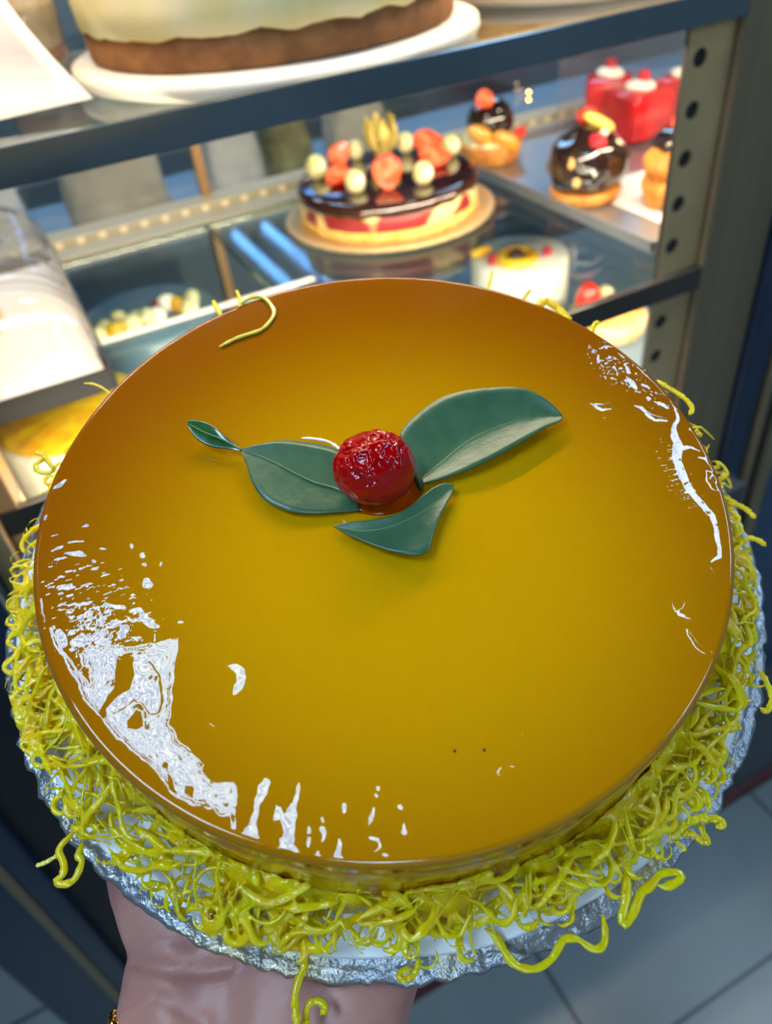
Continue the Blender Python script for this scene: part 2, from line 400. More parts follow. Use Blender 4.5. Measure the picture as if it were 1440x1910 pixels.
cpart(MB().box((X1, .58, 1.04), (X1 + .01, 1.13, 1.98)), 'side_wall', 'frame_steel')
cpart(MB().box((-.308, .50, 2.0), (1.6, 1.2, 2.25), .004), 'header', 'navy_panel')
cpart(MB().box((X0, 1.13, 1.04), (X1, 1.136, 1.98)), 'back_glass', 'back_glass')
# perforated upright: a steel strip with punched holes over a dark channel
def perforated(x0, x1, y, zs, z0, z1, hx, r):
    mb = MB(); n = 24
    cuts = [z0] + [(zs[i] + zs[i + 1]) / 2 for i in range(len(zs) - 1)] + [z1]
    for i, zc in enumerate(zs):
        a, b = cuts[i], cuts[i + 1]; inner = []; outer = []; rim = []
        for k in range(n):
            t = 2 * PI * k / n; c, s = math.cos(t), math.sin(t)
            inner.append((hx + r * c, y, zc + r * s)); rim.append((hx + r * c, y + .0022, zc + r * s))
            q = min(((x1 - hx) if c > 0 else (hx - x0)) / max(abs(c), 1e-9), ((b - zc) if s > 0 else (zc - a)) / max(abs(s), 1e-9))
            outer.append((hx + q * c, y, zc + q * s))
        f = []
        for k in range(n):
            k2 = (k + 1) % n
            f.append((k, k2, n + k2, n + k)); f.append((2 * n + k, 2 * n + k2, k2, k))
        mb.raw(inner + outer + rim, f)
        for cx_, cz_ in ((x0, a), (x1, a), (x1, b), (x0, b)):
            ks = sorted(range(n), key=lambda k: (outer[k][0] - cx_) ** 2 + (outer[k][2] - cz_) ** 2)[:2]
            mb.raw([outer[ks[0]], outer[ks[1]], (cx_, y, cz_)], [(0, 1, 2)])
    return mb
zs = [1.2004 + .0412 * k for k in range(-4, 18)]
up = cpart(perforated(.554, .606, .553, zs, zs[0] - .02, zs[-1] + .02, .5695, .0078), 'perforated_upright', 'strip_steel')
cpart(MB().box((.5592, .5552, 1.0), (.603, .563, 1.98)), 'channel', 'dark_box', up)
cpart(MB().box((.606, .545, .9), (.698, .575, 1.98), .004), 'frame_panel', 'frame_steel')
cpart(MB().box((.698, .535, .5), (.738, .57, 1.98), .008), 'door_seal', 'blue_seal')
dr = cpart(MB().box((.738, .53, .5), (.752, .57, 1.98), .003).box((.765, .528, .5), (.79, .57, 1.98), .003), 'door_edge', 'frame_steel')
cpart(MB().box((.752, .536, .5), (.765, .57, 1.98)), 'groove', 'black_seal', dr)
cpart(MB().box((.79, .53, .42), (1.6, .565, 1.98), .004), 'door_panel', 'blue_panel')
cpart(MB().box((-.094, .544, 1.5145), (.607, .5525, 1.5375), .0012), 'shelf_rail', 'rail_steel')
cpart(MB().box((-.094, .544, 1.2715), (.607, .5525, 1.2955), .0012), 'shelf_rail', 'rail_dark')
cpart(MB().box((X0, .5525, ZT - .008), (X1, 1.06, ZT), .001), 'glass_shelf', 'shelf_glass')
cpart(MB().box((X0, .5525, ZM - .008), (.2235, 1.045, ZM), .001), 'glass_shelf', 'shelf_glass')
cpart(MB().box((.2262, .5525, ZM - .008), (X1, 1.045, ZM), .001), 'glass_shelf', 'shelf_glass')
cpart(MB().box((.2236, .5535, ZM - .0078), (.2261, 1.044, ZM - .0002)), 'glass_seam', 'seam_green')
cpart(MB().box((.02, .778, ZM), (.272, .788, ZM + .0012)), 'edge_strip', 'white_edge')
rl = cpart(MB().box((X0, 1.046, ZM - .012), (X1, 1.12, ZM + .002), .001).box((X0, 1.085, ZM), (X1, 1.125, ZM + .012), .001), 'led_rail', 'cream_rail')
for k in range(46):
    x = X0 + .03 + k * .0285
    cpart(MB().box((x, 1.084, ZM + .002), (x + .009, 1.086, ZM + .0095)), 'led', 'led_dim', rl, False)
for x, z, m in ((.773, 1.352, 'led_dim'), (.773, 1.342, 'led_dim'), (.773, 1.325, 'led_dim'), (.796, 1.336, 'led'), (.796, 1.325, 'led'), (.80, 1.376, 'led_dim')):
    cpart(MB().blob((x, 1.12, z), .0022, 2), 'led_reflection', m, None, True)  # glowing dots painted in for LED reflections
cpart(MB().box((X0, 1.02, ZT - .03), (X1, 1.06, ZT - .009), .001), 'shelf_bracket', 'steel')
cpart(MB().box((.245, 1.116, 1.04), (.258, 1.129, 1.98), .001), 'glass_joint', 'post_brown')

def area(name, loc, sx, sy, power, col, rot):
    l = bpy.data.lights.new(name, 'AREA'); l.shape = 'RECTANGLE'; l.size = sx; l.size_y = sy; l.energy = power; l.color = col
    o = bpy.data.objects.new(name, l); COL.objects.link(o); o.location = loc; o.rotation_euler = rot
    return o
WARM = (1.0, .80, .57)
area('case_top_lamp', (.4, .63, 1.97), 1.2, .03, 16.0, WARM, (math.radians(18), 0, 0))
area('case_middle_lamp', (.42, .575, ZT - .016), 1.05, .016, 7.0, WARM, (math.radians(35), 0, 0))
area('case_lower_lamp', (.42, .575, ZM - .026), 1.05, .016, 11.0, WARM, (math.radians(35), 0, 0))

# ------------------------------------------------------------------ things in the case
def at(o, x, y, z, rz=0): o.location = (x, y, z); o.rotation_euler = (0, 0, rz); return o

# --- top shelf: cheesecake on its white board
cb = MB().lathe([(0, 0), (.160, 0), (.170, .003), (.173, .008), (.172, .014), (.168, .016), (0, .016)], 96).build('cake_board', MATS['white_board'], loc=(.255, .728, ZT))
tag(cb, 'round white cake board under the tall cheesecake on the top shelf', 'cake board')
ck = empty('cheesecake', (.255, .732, ZT + .016), 'tall pale cheesecake with brown crumb base on the top shelf', 'cheesecake')
def jb(r, z, t): 
    w = .0016 * noise.noise(Vector((math.cos(t) * 9, math.sin(t) * 9, z * 120))); return (r + w, z)
MB().lathe([(0, 0), (.150, 0), (.153, .002), (.154, .012), (.153, .024), (0, .025)], 160, jit=jb).build('crumb_base', MATS['crumb'], ck)
def jc(r, z, t):
    if r < .02: return (r, z)
    w = noise.noise(Vector((math.cos(t) * 5, math.sin(t) * 5, z * 40)))
    low = .005 * noise.noise(Vector((math.cos(t) * 6 + 9, math.sin(t) * 6, 0))) + .0014 * noise.noise(Vector((math.cos(t) * 22, math.sin(t) * 22, 3)))
    return (r + .0022 * w, z + (low if z < .04 else 0))
MB().lathe([(0, .024), (.1515, .022), (.1565, .024), (.1575, .040), (.1565, .07), (.153, .085), (.14, .09), (0, .09)], 160, jit=jc).build('cream_layer', MATS['cream'], ck)
MB().lathe([(0, .089), (.142, .0885), (.151, .084), (.152, .087), (.143, .0935), (0, .094)], 120, jit=lambda r, z, t: (r + (.006 * noise.noise(Vector((math.cos(t) * 4, math.sin(t) * 4, 7))) if r > .1 else 0), z)).build('caramel_topping', MATS['caramel'], ck)

# second board at the right of the top shelf
cb2 = MB().lathe([(0, 0), (.13, 0), (.139, .003), (.140, .009), (.137, .012), (0, .012)], 80).build('cake_board', MATS['taupe_board'], loc=(.60, .78, ZT))
tag(cb2, 'taupe cake board at the right end of the top shelf', 'cake board')
b2 = empty('sponge_cake', (.60, .78, ZT + .012), 'light brown cake at the right end of the top shelf', 'cake')
MB().lathe([(0, 0), (.116, 0), (.118, .004), (.118, .05), (.114, .054), (0, .055)], 80, jit=jb).build('body', MATS['sponge'], b2)
MB().lathe([(0, .055), (.112, .0545), (.115, .058), (.10, .066), (0, .067)], 80).build('icing', MATS['cream_white'], b2)

# white paper sheet standing curled at the left
g = []; nu, nv = 14, 18
for j in range(nv):
    v = j / (nv - 1)
    for i in range(nu):
        u = i / (nu - 1)
        x = -.088 + u * (.118 + .042 * (1 - v) ** 2.2 + .01 * (1 - v)); y = .655 + .05 * v * v + .012 * math.sin(u * 2.5) - .012 * (1 - v) ** 2 * u
        g.append((x, y, ZT + .001 + v * .155 + .008 * u * (1 - v)))
fc = [(j * nu + i, j * nu + i + 1, (j + 1) * nu + i + 1, (j + 1) * nu + i) for j in range(nv - 1) for i in range(nu - 1)]
pp = solid(mesh_obj('paper_sheet', g, fc, MATS['paper']), .0008)
tag(pp, 'white paper sheet standing curled at the left end of the top shelf', 'paper')

# dessert cup
dc = empty('dessert_cup', (.062, .80, ZT), 'clear plastic cup of layered cream dessert behind the white paper', 'dessert cup')
MB().lathe([(0, .001), (.028, .001), (.030, .004), (.034, .07), (.034, .078), (.033, .078), (.0325, .07), (.0285, .005), (0, .0035)], 40).build('cup', MATS['clear_plastic'], dc)
MB().lathe([(0, .005), (.0275, .006), (.0315, .055), (.028, .064), (0, .066)], 40).build('cream_filling', MATS['biscuit'], dc)
MB().lathe([(.0290, .018), (.0300, .019), (.0306, .027), (.0297, .027)], 40).build('cocoa_layer', MATS['crumb'], dc)
MB().lathe([(0, .084), (.030, .084), (.036, .080), (.036, .077), (.034, .077), (.034, .0805), (.0295, .0825), (0, .0825)], 40).build('lid', MATS['clear_plastic'], dc)

# --- middle shelf: berry cake
BX, BY = .430, .903
gb = MB().lathe([(0, 0), (.122, 0), (.131, .002), (.134, .006), (.1325, .0075), (.126, .0055), (0, .005)], 90, jit=lambda r, z, t: (r * (1 + (.006 * math.sin(t * 40) if r > .125 else 0)), z)).build('cake_board', MATS['gold_board'], loc=(BX, BY, ZM))
tag(gb, 'scalloped pale gold board under the glazed strawberry cake', 'cake board')
bc = empty('strawberry_cake', (BX, BY, ZM + .0055), 'round layered berry cake with dark glaze and fruit on the middle shelf', 'cake')
MB().lathe([(0, 0), (.112, 0), (.1135, .002), (.1135, .011), (.112, .013), (0, .013)], 90, jit=jb).build('sponge_base', MATS['sponge'], bc)
MB().lathe([(0, .012), (.1115, .012), (.1125, .016), (.1125, .034), (.111, .039), (0, .039)], 120, jit=jb).build('berry_layer', MATS['berry_band'], bc)
def jg(r, z, t):
    if r > .1125 and z < .039: z = z - .005 - .006 * noise.noise(Vector((math.cos(t) * 5, math.sin(t) * 5, 2.2)))
    return (r, z)
MB().lathe([(0, .044), (.106, .044), (.1115, .0425), (.1140, .0385), (.1138, .036), (.112, .0375), (0, .038)], 120, jit=jg).build('dark_glaze', MATS['dark_glaze'], bc)
ZC = ZM + .0055 + .044
def strawberry_half(x, y, z, s, tip, face, label, group=None):
    tz = Vector(tip).normalized(); ty = -Vector(face); ty = (ty - tz * ty.dot(tz)).normalized(); tx_ = ty.cross(tz)
    Mr = Matrix(((tx_.x, ty.x, tz.x, x), (tx_.y, ty.y, tz.y, y), (tx_.z, ty.z, tz.z, z), (0, 0, 0, 1)))
    t = empty('strawberry_half', label=label, cat='strawberry', group=group, M=Mr)
    V, F = ico(4); v2 = []; 
    for q in V:
        k = (q.z + 1) / 2; w = s * .62 * (1 - .55 * k ** 2.2)
        p = Vector((q.x * w, q.y * w * .9, q.z * s * .72))
        if p.y < -.06 * s: p.y = -.06 * s + (p.y + .06 * s) * .05
        v2.append(p)
    mesh_obj('flesh', v2, F, MATS['strawberry'], t)
    n = 30; ring = [(s * .56 * math.cos(2 * PI * k / n) * (1 - .5 * ((math.sin(2 * PI * k / n) + 1) / 2) ** 2.2), -.085 * s, s * .66 * math.sin(2 * PI * k / n)) for k in range(n)]
    c = mesh_obj('cut_face', ring + [(0, -.13 * s, 0)], [(k, (k + 1) % n, n) for k in range(n)], MATS['strawberry_cut'], t)
    return t
SB = 'strawberry halves on the glazed cake'
strawberry_half(.405, .848, ZC + .019, .031, (.06, .12, -1), (-.38, -.8, .35), 'upright strawberry half at the front middle of the glazed cake', SB)
strawberry_half(.366, .908, ZC + .011, .025, (-.85, -.30, -.25), (-.2, -.45, .8), 'strawberry half lying between the two left grapes on the glazed cake', SB)
strawberry_half(.490, .884, ZC + .012, .029, (.93, -.30, -.12), (-.25, -.55, .75), 'lower of two strawberry halves at the right of the glazed cake', SB)
strawberry_half(.514, .945, ZC + .013, .028, (.90, -.38, -.05), (-.25, -.55, .75), 'upper of two strawberry halves at the right of the glazed cake', SB)
strawberry_half(.405, .985, ZC + .012, .024, (.5, -.2, .6), (-.4, -.8, .35), 'strawberry half at the back left of the glazed cake, beside the physalis', SB)
def grape(x, y, r, label, seed, m='grape'):
    t = MB().blob((0, 0, 0), (r, r, r * 1.12), 3, .0008, 90, seed=seed).build('grape', MATS[m], loc=(x, y, ZC + r * .98))
    tag(t, label, 'grape', 'pale grapes on the glazed cake')
grape(.357, .950, .0135, 'pale cut grape at the left rim of the glazed cake', 1)
grape(.372, .868, .0125, 'pale grape at the front left of the glazed cake', 2)
grape(.446, .836, .0125, 'pale green grape at the front right of the glazed cake', 3)
grape(.525, .905, .0125, 'pale grape at the right rim of the glazed cake', 4)
grape(.428, .985, .0115, 'pale grape behind the back left strawberry on the glazed cake', 5)
grape(.490, .962, .0120, 'green grape just right of the physalis on the glazed cake', 6)
ph = empty('physalis', (.452, .955, ZC), 'physalis fruit with open papery husk standing on the glazed cake', 'physalis')
MB().blob((0, 0, .013), .011, 3).build('berry', MATS['physalis_berry'], ph)
for k in range(6):
    a = k * PI / 3 + .3; L_ = []; nn = 9
    for j in range(nn):
        s = j / (nn - 1); rad = .003 + .0185 * math.sin(min(1, s * 1.12) * PI * .72); z = .001 + s * .052; wd = .009 * math.sin(PI * min(.98, s * .9 + .1)) + .0008
        for w in (-1, 0, 1):
            aa = a + w * wd / max(rad, .006)
            rr = rad * (1.0 if w else 1.08)
            L_.append((rr * math.cos(aa), rr * math.sin(aa), z))
    F = [(j * 3 + i, j * 3 + i + 1, j * 3 + i + 4, j * 3 + i + 3) for j in range(nn - 1) for i in range(2)]
    solid(mesh_obj('husk_petal', L_, F, MATS['physalis_husk'], ph), .0004)

# --- right tray with tarts
TX0, TX1, TY0, TY1 = .589, 1.10, .600, 1.035
tr = empty('serving_tray', (.84, .82, ZM), 'shallow steel tray holding chocolate tarts at the right of the middle shelf', 'tray')
tm = MB().box((TX0, TY0, ZM + .0005), (TX1, TY1, ZM + .003))
for lo, hi in (((TX0, TY0, ZM + .003), (TX0 + .004, TY1, ZM + .014)), ((TX1 - .004, TY0, ZM + .003), (TX1, TY1, ZM + .014)),
               ((TX0, TY0, ZM + .003), (TX1, TY0 + .004, ZM + .014)), ((TX0, TY1 - .004, ZM + .003), (TX1, TY1, ZM + .014))): tm.box(lo, hi, .001)
tm.v = [(p[0] - .84, p[1] - .82, p[2] - ZM) for p in tm.v]; tm.build('tray_body', MATS['tray_steel'], tr, False)
ZTR = ZM + .003
pl = MB().box((.650, .612, ZTR), (1.08, .80, ZTR + .001)).build('paper_liner', MATS['paper'], smooth=False)
tag(pl, 'white paper liner lying on the steel tray under the chocolate tarts', 'paper liner')
def fluted(r, h): 
    return lambda rr, z, t: (rr * (1 + .018 * math.sin(t * 22)) if rr > r * .8 else rr, z)
# fruit tart with dark dome
tt = empty('fruit_tart', (.636, .985, ZTR), 'round pastry tart with cream and dark dome, left on the steel tray', 'tart')
MB().lathe([(0, 0), (.036, 0), (.040, .004), (.0445, .026), (.0425, .027), (.038, .018), (0, .018)], 66, jit=fluted(.04, 0)).build('pastry_shell', MATS['pastry'], tt)
cm = MB()
for k in range(11):
    a = 2 * PI * k / 11; cm.blob((.030 * math.cos(a), .030 * math.sin(a), .027), (.011, .011, .009), 3, .002, 70, seed=k)
cm.blob((0, 0, .022), (.03, .03, .01), 3).build('whipped_cream', MATS['cream'], tt)
MB().blob((.004, .006, .050), (.033, .033, .030), 4).build('chocolate_dome', MATS['choc'], tt)
for i, (x, y, z, m, lab) in enumerate(((.606, .962, .044, 'peach', 'peach wedge leaning on the left of the domed tart'), (.636, .944, .034, 'peach', 'peach wedge on the front of the domed tart'))):
    o = MB().blob((0, 0, 0), (.021, .009, .011), 3, .001, 60, rot=Matrix.Rotation(.5, 3, 'Y')).build('peach_wedge', MATS[m]); at(o, x, y, ZTR + z, -.25 - .2 * i); tag(o, lab, 'fruit piece')
o = strawberry_half(.618, .972, ZTR + .084, .022, (-.8, -.2, -.2), (-.3, -.8, .4), 'strawberry half on top of the domed fruit tart')
o = MB().blob((0, 0, 0), (.016, .008, .009), 3).build('red_fruit_slice', MATS['strawberry']); at(o, .664, .955, ZTR + .036, .5); tag(o, 'red fruit slice at the right of the domed tart', 'fruit piece')

# chocolate tart in the middle of the tray
c2 = empty('chocolate_tart', (.634, .770, ZTR + .001), 'chocolate glazed tart with cherry and banana on the steel tray', 'tart')
MB().lathe([(0, 0), (.034, 0), (.038, .003), (.0435, .014), (.040, .016), (0, .014)], 60, jit=fluted(.037, 0)).build('pastry_shell', MATS['pastry'], c2)
MB().blob((0, 0, .043), (.0475, .0475, .042), 4, .005, 45, seed=2).build('chocolate_dome', MATS['choc'], c2)
def bit(name, dx, dy, dz, r, m, lab, cat, rot=(0, 0, 0), group=None, base=(.634, .770, ZTR + .001)):
    o = MB().blob((0, 0, 0), r, 3, min(r) * .15, 90, seed=int(dx * 1e4) % 97).build(name, MATS[m]); o.location = (base[0] + dx, base[1] + dy, base[2] + dz); o.rotation_euler = rot
    return tag(o, lab, cat, group)
bit('cherry', -.010, -.028, .072, (.0115, .0115, .011), 'raspberry', 'bright red cherry on the front of the banana topped chocolate tart', 'cherry')
bit('banana_slice', .010, -.004, .087, (.021, .009, .007), 'banana', 'yellow banana slice on top of the chocolate tart', 'fruit piece', (0, .5, -.5))
bit('strawberry_slice', .004, .012, .093, (.013, .009, .009), 'strawberry', 'red strawberry slice behind the banana on the chocolate tart', 'fruit piece')
for k, (dx, dy, dz, ro, lb) in enumerate(((-.036, -.018, .055, .8, 'upper'), (-.034, -.026, .034, .2, 'lower'))):
    bit('almond', dx, dy, dz, (.009, .005, .006), 'nut', lb + ' almond stuck on the left side of the chocolate tart', 'nut', (0, -ro, .6), 'nuts on the chocolate tart')
for k, (dx, dy, dz, ro, lb) in enumerate(((.020, -.030, .064, .6, 'upper white chocolate shard on the right side of the chocolate tart'), (.033, -.022, .052, .9, 'middle white chocolate shard on the right side of the chocolate tart'), (.036, -.022, .032, .3, 'lowest white chocolate shard on the right side of the chocolate tart'), (.004, -.022, .078, .2, 'white chocolate shard just under the banana on the chocolate tart'))):
    bit('chocolate_shard', dx, dy, dz, (.010, .004, .006), 'white_choc', lb, 'chocolate shard', (0, ro, .4), 'shards on the chocolate tart')

# choux bun at the right
c3 = empty('choux_bun', (.690, .690, ZTR + .001), 'golden choux bun with chocolate cap, half hidden by the perforated upright', 'choux bun')
MB().blob((0, 0, .020), (.030, .030, .021), 4, .007, 60, seed=5).build('lower_half', MATS['pastry'], c3)
MB().blob((0, .002, .050), (.030, .029, .022), 4, .007, 60, seed=9).build('upper_half', MATS['pastry'], c3)
MB().blob((.006, .004, .070), (.027, .027, .014), 4, .003, 60, seed=3).build('chocolate_cap', MATS['choc'], c3)
strawberry_half(.687, .683, ZTR + .092, .017, (.2, .1, -.9), (-.4, -.8, .3), 'strawberry half on top of the choux bun')
bit('fruit_piece', -.012, -.028, .036, (.009, .006, .008), 'strawberry', 'orange red fruit piece in the middle of the choux bun', 'fruit piece', (0, .5, .2), None, (.690, .690, ZTR + .001))

# clear box with red jelly cakes
bxo = empty('clear_box', (.95, .955, ZM + .003), 'clear plastic box of red jelly cakes behind the chocolate tart', 'plastic box')
bw = MB().box((-.15, -.10, 0), (.15, .10, .100), .004)
bw.build('box_shell', MATS['clear_box'], bxo, False)
for i, (x, y, lb) in enumerate(((.838, .915, 'red jelly cake in the left of the clear box'), (.925, .92, 'red jelly cake in the middle of the clear box'), (1.01, .94, 'red jelly cake in the right of the clear box'), (.86, 1.005, 'red jelly cake at the back of the clear box'))):
    j = empty('jelly_cake', (x, y, ZM + .006), lb, 'jelly cake', 'red jelly cakes in the clear box'); j.rotation_euler = (0, 0, .3 * i)
    MB().box((-.036, -.034, 0), (.036, .034, .062), .008).build('jelly', MATS['red_jelly'], j)
    MB().blob((0, 0, .066), (.022, .02, .008), 3, .003, 60, seed=i).build('cream_top', MATS['cream_white'], j)
    MB().blob((.004, 0, .078), (.009, .009, .008), 3, .001, 90, seed=i).build('red_berry', MATS['raspberry'], j)

# --- left clear clamshell with white paper
cs = empty('clamshell_box', (-.04, .86, ZM), 'clear plastic clamshell with white liner at the left of the middle shelf', 'plastic box')
lowb = MB().box((-.066, -.178, .0005), (.066, .178, .004))
for lo, hi in (((-.07, -.182, .0005), (-.066, .182, .022)), ((.066, -.182, .0005), (.07, .182, .022)), ((-.066, -.182, .0005), (.066, -.178, .022)), ((-.066, .178, .0005), (.066, .182, .022))): lowb.box(lo, hi, .001)
lowb.build('dark_base', MATS['dark_box'], cs, False)
V = []; F = []; ns = 40; nt_ = 20
for i in range(ns):
    s = i / (ns - 1); y = -.176 + .352 * s
    for j in range(nt_):
        a = PI * j / (nt_ - 1); rp = 1 + .035 * math.sin(s * 150)
        prof = min(1, 8 * min(s, 1 - s) + .25)
        V.append((-.066 * math.cos(a) * rp * min(1, prof + .15), y, .02 + .075 * math.sin(a) ** .6 * rp * prof))
F = [(i * nt_ + j, i * nt_ + j + 1, (i + 1) * nt_ + j + 1, (i + 1) * nt_ + j) for i in range(ns - 1) for j in range(nt_ - 1)]
mesh_obj('clear_lid', V, F, MATS['clear_plastic'], cs)
ln = MB().box((-.104, .69, ZM + .0045), (.024, 1.03, ZM + .0085), .001).build('white_liner', MATS['paper'], smooth=False)
tag(ln, 'white paper liner inside the clear clamshell', 'paper liner')
bp = MB().blob((0, 0, 0), (.024, .024, .020), 4, .003, 60).build('beige_bun', MATS['biscuit'], loc=(-.070, .865, ZM + .0285))
tag(bp, 'round beige bun inside the clear clamshell', 'bun')

# --- lower deck: white cake with mango ring
wc = empty('white_cake', (.665, .950, ZD), 'small white iced cake with mango ring, seen through the glass shelf', 'cake')
MB().lathe([(0, 0), (.072, 0), (.074, .003), (.074, .078), (.070, .083), (0, .084)], 80, jit=jb).build('icing', MATS['cream_white'], wc)
def ringo(name, x, y, z, R, r, m, lab, a0=0, a1=2 * PI):
    o = MB().tube([(R * math.cos(a), R * math.sin(a), 0) for a in np.linspace(a0, a1, 26)], r, 10, .8).build(name, MATS[m], loc=(x, y, z)); return tag(o, lab, 'fruit piece')
ringo('mango_ring', .642, .925, ZD + .092, .024, .009, 'mango', 'yellow mango ring on the white cake')
bit('prune', (.642 - .634), (.925 - .770), ZD + .094 - ZTR - .001, (.012, .011, .010), 'prune', 'dark prune in the centre of the mango ring', 'fruit piece')
WB = (.665, .95, ZD + .084)
bit('red_berry', -.055, -.010, .008, (.008, .008, .008), 'raspberry', 'red berry left of the mango ring on the white cake', 'berry', base=WB)
bit('red_berry', .024, -.036, .008, (.008, .008, .008), 'raspberry', 'red berry right of the mango ring on the white cake', 'berry', base=WB)
bit('mango_slice', -.050, .028, .007, (.020, .009, .007), 'mango', 'mango slice at the back left of the white cake', 'fruit piece', base=WB)
ft = empty('fruit_flan', (.715, .800, ZD), 'low cream flan topped with berries in front of the white cake', 'flan')
MB().lathe([(0, 0), (.050, 0), (.054, .004), (.056, .028), (.052, .030), (0, .029)], 60, jit=fluted(.052, 0)).build('pastry_shell', MATS['biscuit'], ft)
MB().blob((0, 0, .030), (.050, .050, .010), 4, .005, 90).build('cream_top', MATS['sponge'], ft)
FB = (.715, .800, ZD + .036)
for k, (dx, dy, r, m, lb) in enumerate(((-.034, .004, (.018, .016, .023), 'strawberry', 'whole strawberry on the left of the berry flan'), (.002, -.008, (.013, .013, .012), 'raspberry', 'raspberry in the middle of the berry flan'),
                                    (.018, -.014, (.017, .012, .010), 'red_jelly', 'dark red plum wedge on the right of the berry flan'), (.010, .020, (.012, .012, .011), 'cream', 'cream swirl on the berry flan'),
                                    (-.012, .024, (.009, .009, .009), 'grape', 'pale grape behind the raspberry on the berry flan'))):
    bit({'strawberry': 'strawberry', 'raspberry': 'raspberry', 'red_jelly': 'plum_wedge', 'cream': 'cream_swirl', 'grape': 'grape'}[m], dx, dy, r[2] + .002, r, m, lb, 'fruit piece' if m != 'cream' else 'cream', base=FB)
# cream rolls under the right rail
for k, (x, y, lb) in enumerate(((.60, .655, 'cream roll on the deck left of the perforated upright'), (.665, .64, 'cream roll on the deck behind the perforated upright'))):
    o = MB().blob((0, 0, 0), (.045, .022, .020), 4, .008, 50, seed=k + 3).build('cream_roll', MATS['biscuit'], loc=(x, y, ZD + .019)); o.rotation_euler = (0, 0, .7); tag(o, lb, 'pastry', 'cream rolls on the deck')
# fruit crowned dark cake, left of the middle
dk = empty('glazed_cake', (.112, 1.032, ZD), 'blue grey glazed cake crowned with pale fruit, below the left glass shelf', 'cake')
MB().lathe([(0, 0), (.094, 0), (.096, .003), (.094, .119), (.090, .124), (0, .125)], 80).build('body', MATS['dark_body'], dk)
DB = (.112, 1.040, ZD + .125)
for k in range(13):
    a = rng.uniform(-1, 1); dx = -.070 + .011 * k; dy = -.045 + rng.uniform(-.018, .03)
    m, nm = rng.choice([('cream', 'cream_dollop'), ('cream_white', 'cream_dollop'), ('mango', 'mango_slice'), ('grape', 'grape')])
    if k in (2,): m, nm = 'mango', 'mango_slice'
    if k in (8,): m, nm = 'raspberry', 'raspberry'
    r = (rng.uniform(.010, .015), rng.uniform(.009, .012), rng.uniform(.009, .013))
    bit(nm, dx, dy, r[2], r, m, 'piece of the pale fruit and cream crown on the blue grey cake' if nm != 'raspberry' else 'red raspberry in the fruit crown of the blue grey cake', 'fruit piece', (0, 0, a), 'fruit crown on the blue grey cake', DB)
# pale swirls under the berry cake
for k, (x, y, lb) in enumerate(((.40, .80, 'cream swirl on the deck below the left of the berry cake'), (.455, .785, 'cream swirl on the deck below the right of the berry cake'))):
    sw = MB()
    for q in range(5): sw.lathe([(0, q * .009), (.020 - q * .0036, q * .009), (.022 - q * .0036, q * .009 + .005), (.018 - q * .0036, q * .009 + .010), (0, q * .009 + .010)], 24)
    tag(sw.build('cream_swirl', MATS['cream'], loc=(x, y, ZD)), lb, 'dessert', 'cream swirls on the deck')
# mango cake bottom left
mg = empty('mango_cake', (-.02, .815, ZD), 'cream cake with bright mango topping at the lower left of the case', 'cake')
MB().lathe([(0, 0), (.085, 0), (.087, .003), (.087, .126), (.084, .13), (0, .131)], 80, jit=jb).build('icing', MATS['cream_white'], mg)
MB().lathe([(0, .131), (.080, .131), (.084, .134), (.075, .140), (0, .141)], 80, jit=lambda r, z, t: (r, z + (.002 * noise.noise(Vector((math.cos(t) * 6 * r * 20, math.sin(t) * 6 * r * 20, 1)))))).build('mango_topping', MATS['mango'], mg)
wf = MB().box((-.075, .625, ZD), (-.015, .675, ZD + .055), .004).build('wafer_box', MATS['white_edge'])
tag(wf, 'white wafer block beside the left jamb, in front of the mango cake', 'pastry')

# counter and bags added to stand in for blurred reflections at the back glass
ctr = empty('standin_counter', (.5, 1.62, 0), 'added grey blue counter standing in for blurred reflections at the back glass', 'counter')
MB().box((-1.2, -.18, 0), (1.6, .18, 1.12), .006).build('body', MATS['counter_grey'], ctr, False)
MB().box((-1.22, -.20, 1.12), (1.62, .20, 1.15), .004).build('top', MATS['counter_top'], ctr, False)
def bag(x, y, w, d, h, m, lb):  # bag shape standing in for a blurred reflection
    v = []; nu, nv = 28, 10
    for j in range(nv):
        k = j / (nv - 1)
        for i in range(nu):
            a = 2 * PI * i / nu; c, s_ = math.cos(a), math.sin(a)
            q = 1 - .55 * k ** 3 + .10 * noise.noise(Vector((c * 2 + x * 9, s_ * 2, k * 3)))
            v.append((w / 2 * q * math.copysign(abs(c) ** .6, c), d / 2 * (q - .25 * k) * math.copysign(abs(s_) ** .6, s_), h * k + .01 * noise.noise(Vector((c * 3, s_ * 3, x)))*k))
    f = [(j * nu + i, j * nu + (i + 1) % nu, (j + 1) * nu + (i + 1) % nu, (j + 1) * nu + i) for j in range(nv - 1) for i in range(nu)] + [tuple(range(nu))[::-1], tuple(range((nv - 1) * nu, nv * nu))]
    tag(mesh_obj('standin_bag', v, f, MATS[m], loc=(x, y, 1.15)), lb, 'paper bag', 'stand-in bags on the added counter')
bag(-.01, 1.60, .07, .12, .20, 'bag_white', 'pale stand-in bag at the far left of the added counter')
bag(.185, 1.56, .19, .14, .21, 'bag_tan', 'wide tan stand-in bag left of the brown glass joint')
bag(.415, 1.57, .12, .12, .19, 'bag_white', 'pale stand-in bag right of the brown glass joint')
bag(.535, 1.58, .09, .12, .21, 'bag_olive', 'olive stand-in bag behind the strawberry cake')
bag(.70, 1.60, .13, .12, .17, 'bag_tan', 'tan stand-in bag behind the domed fruit tart')

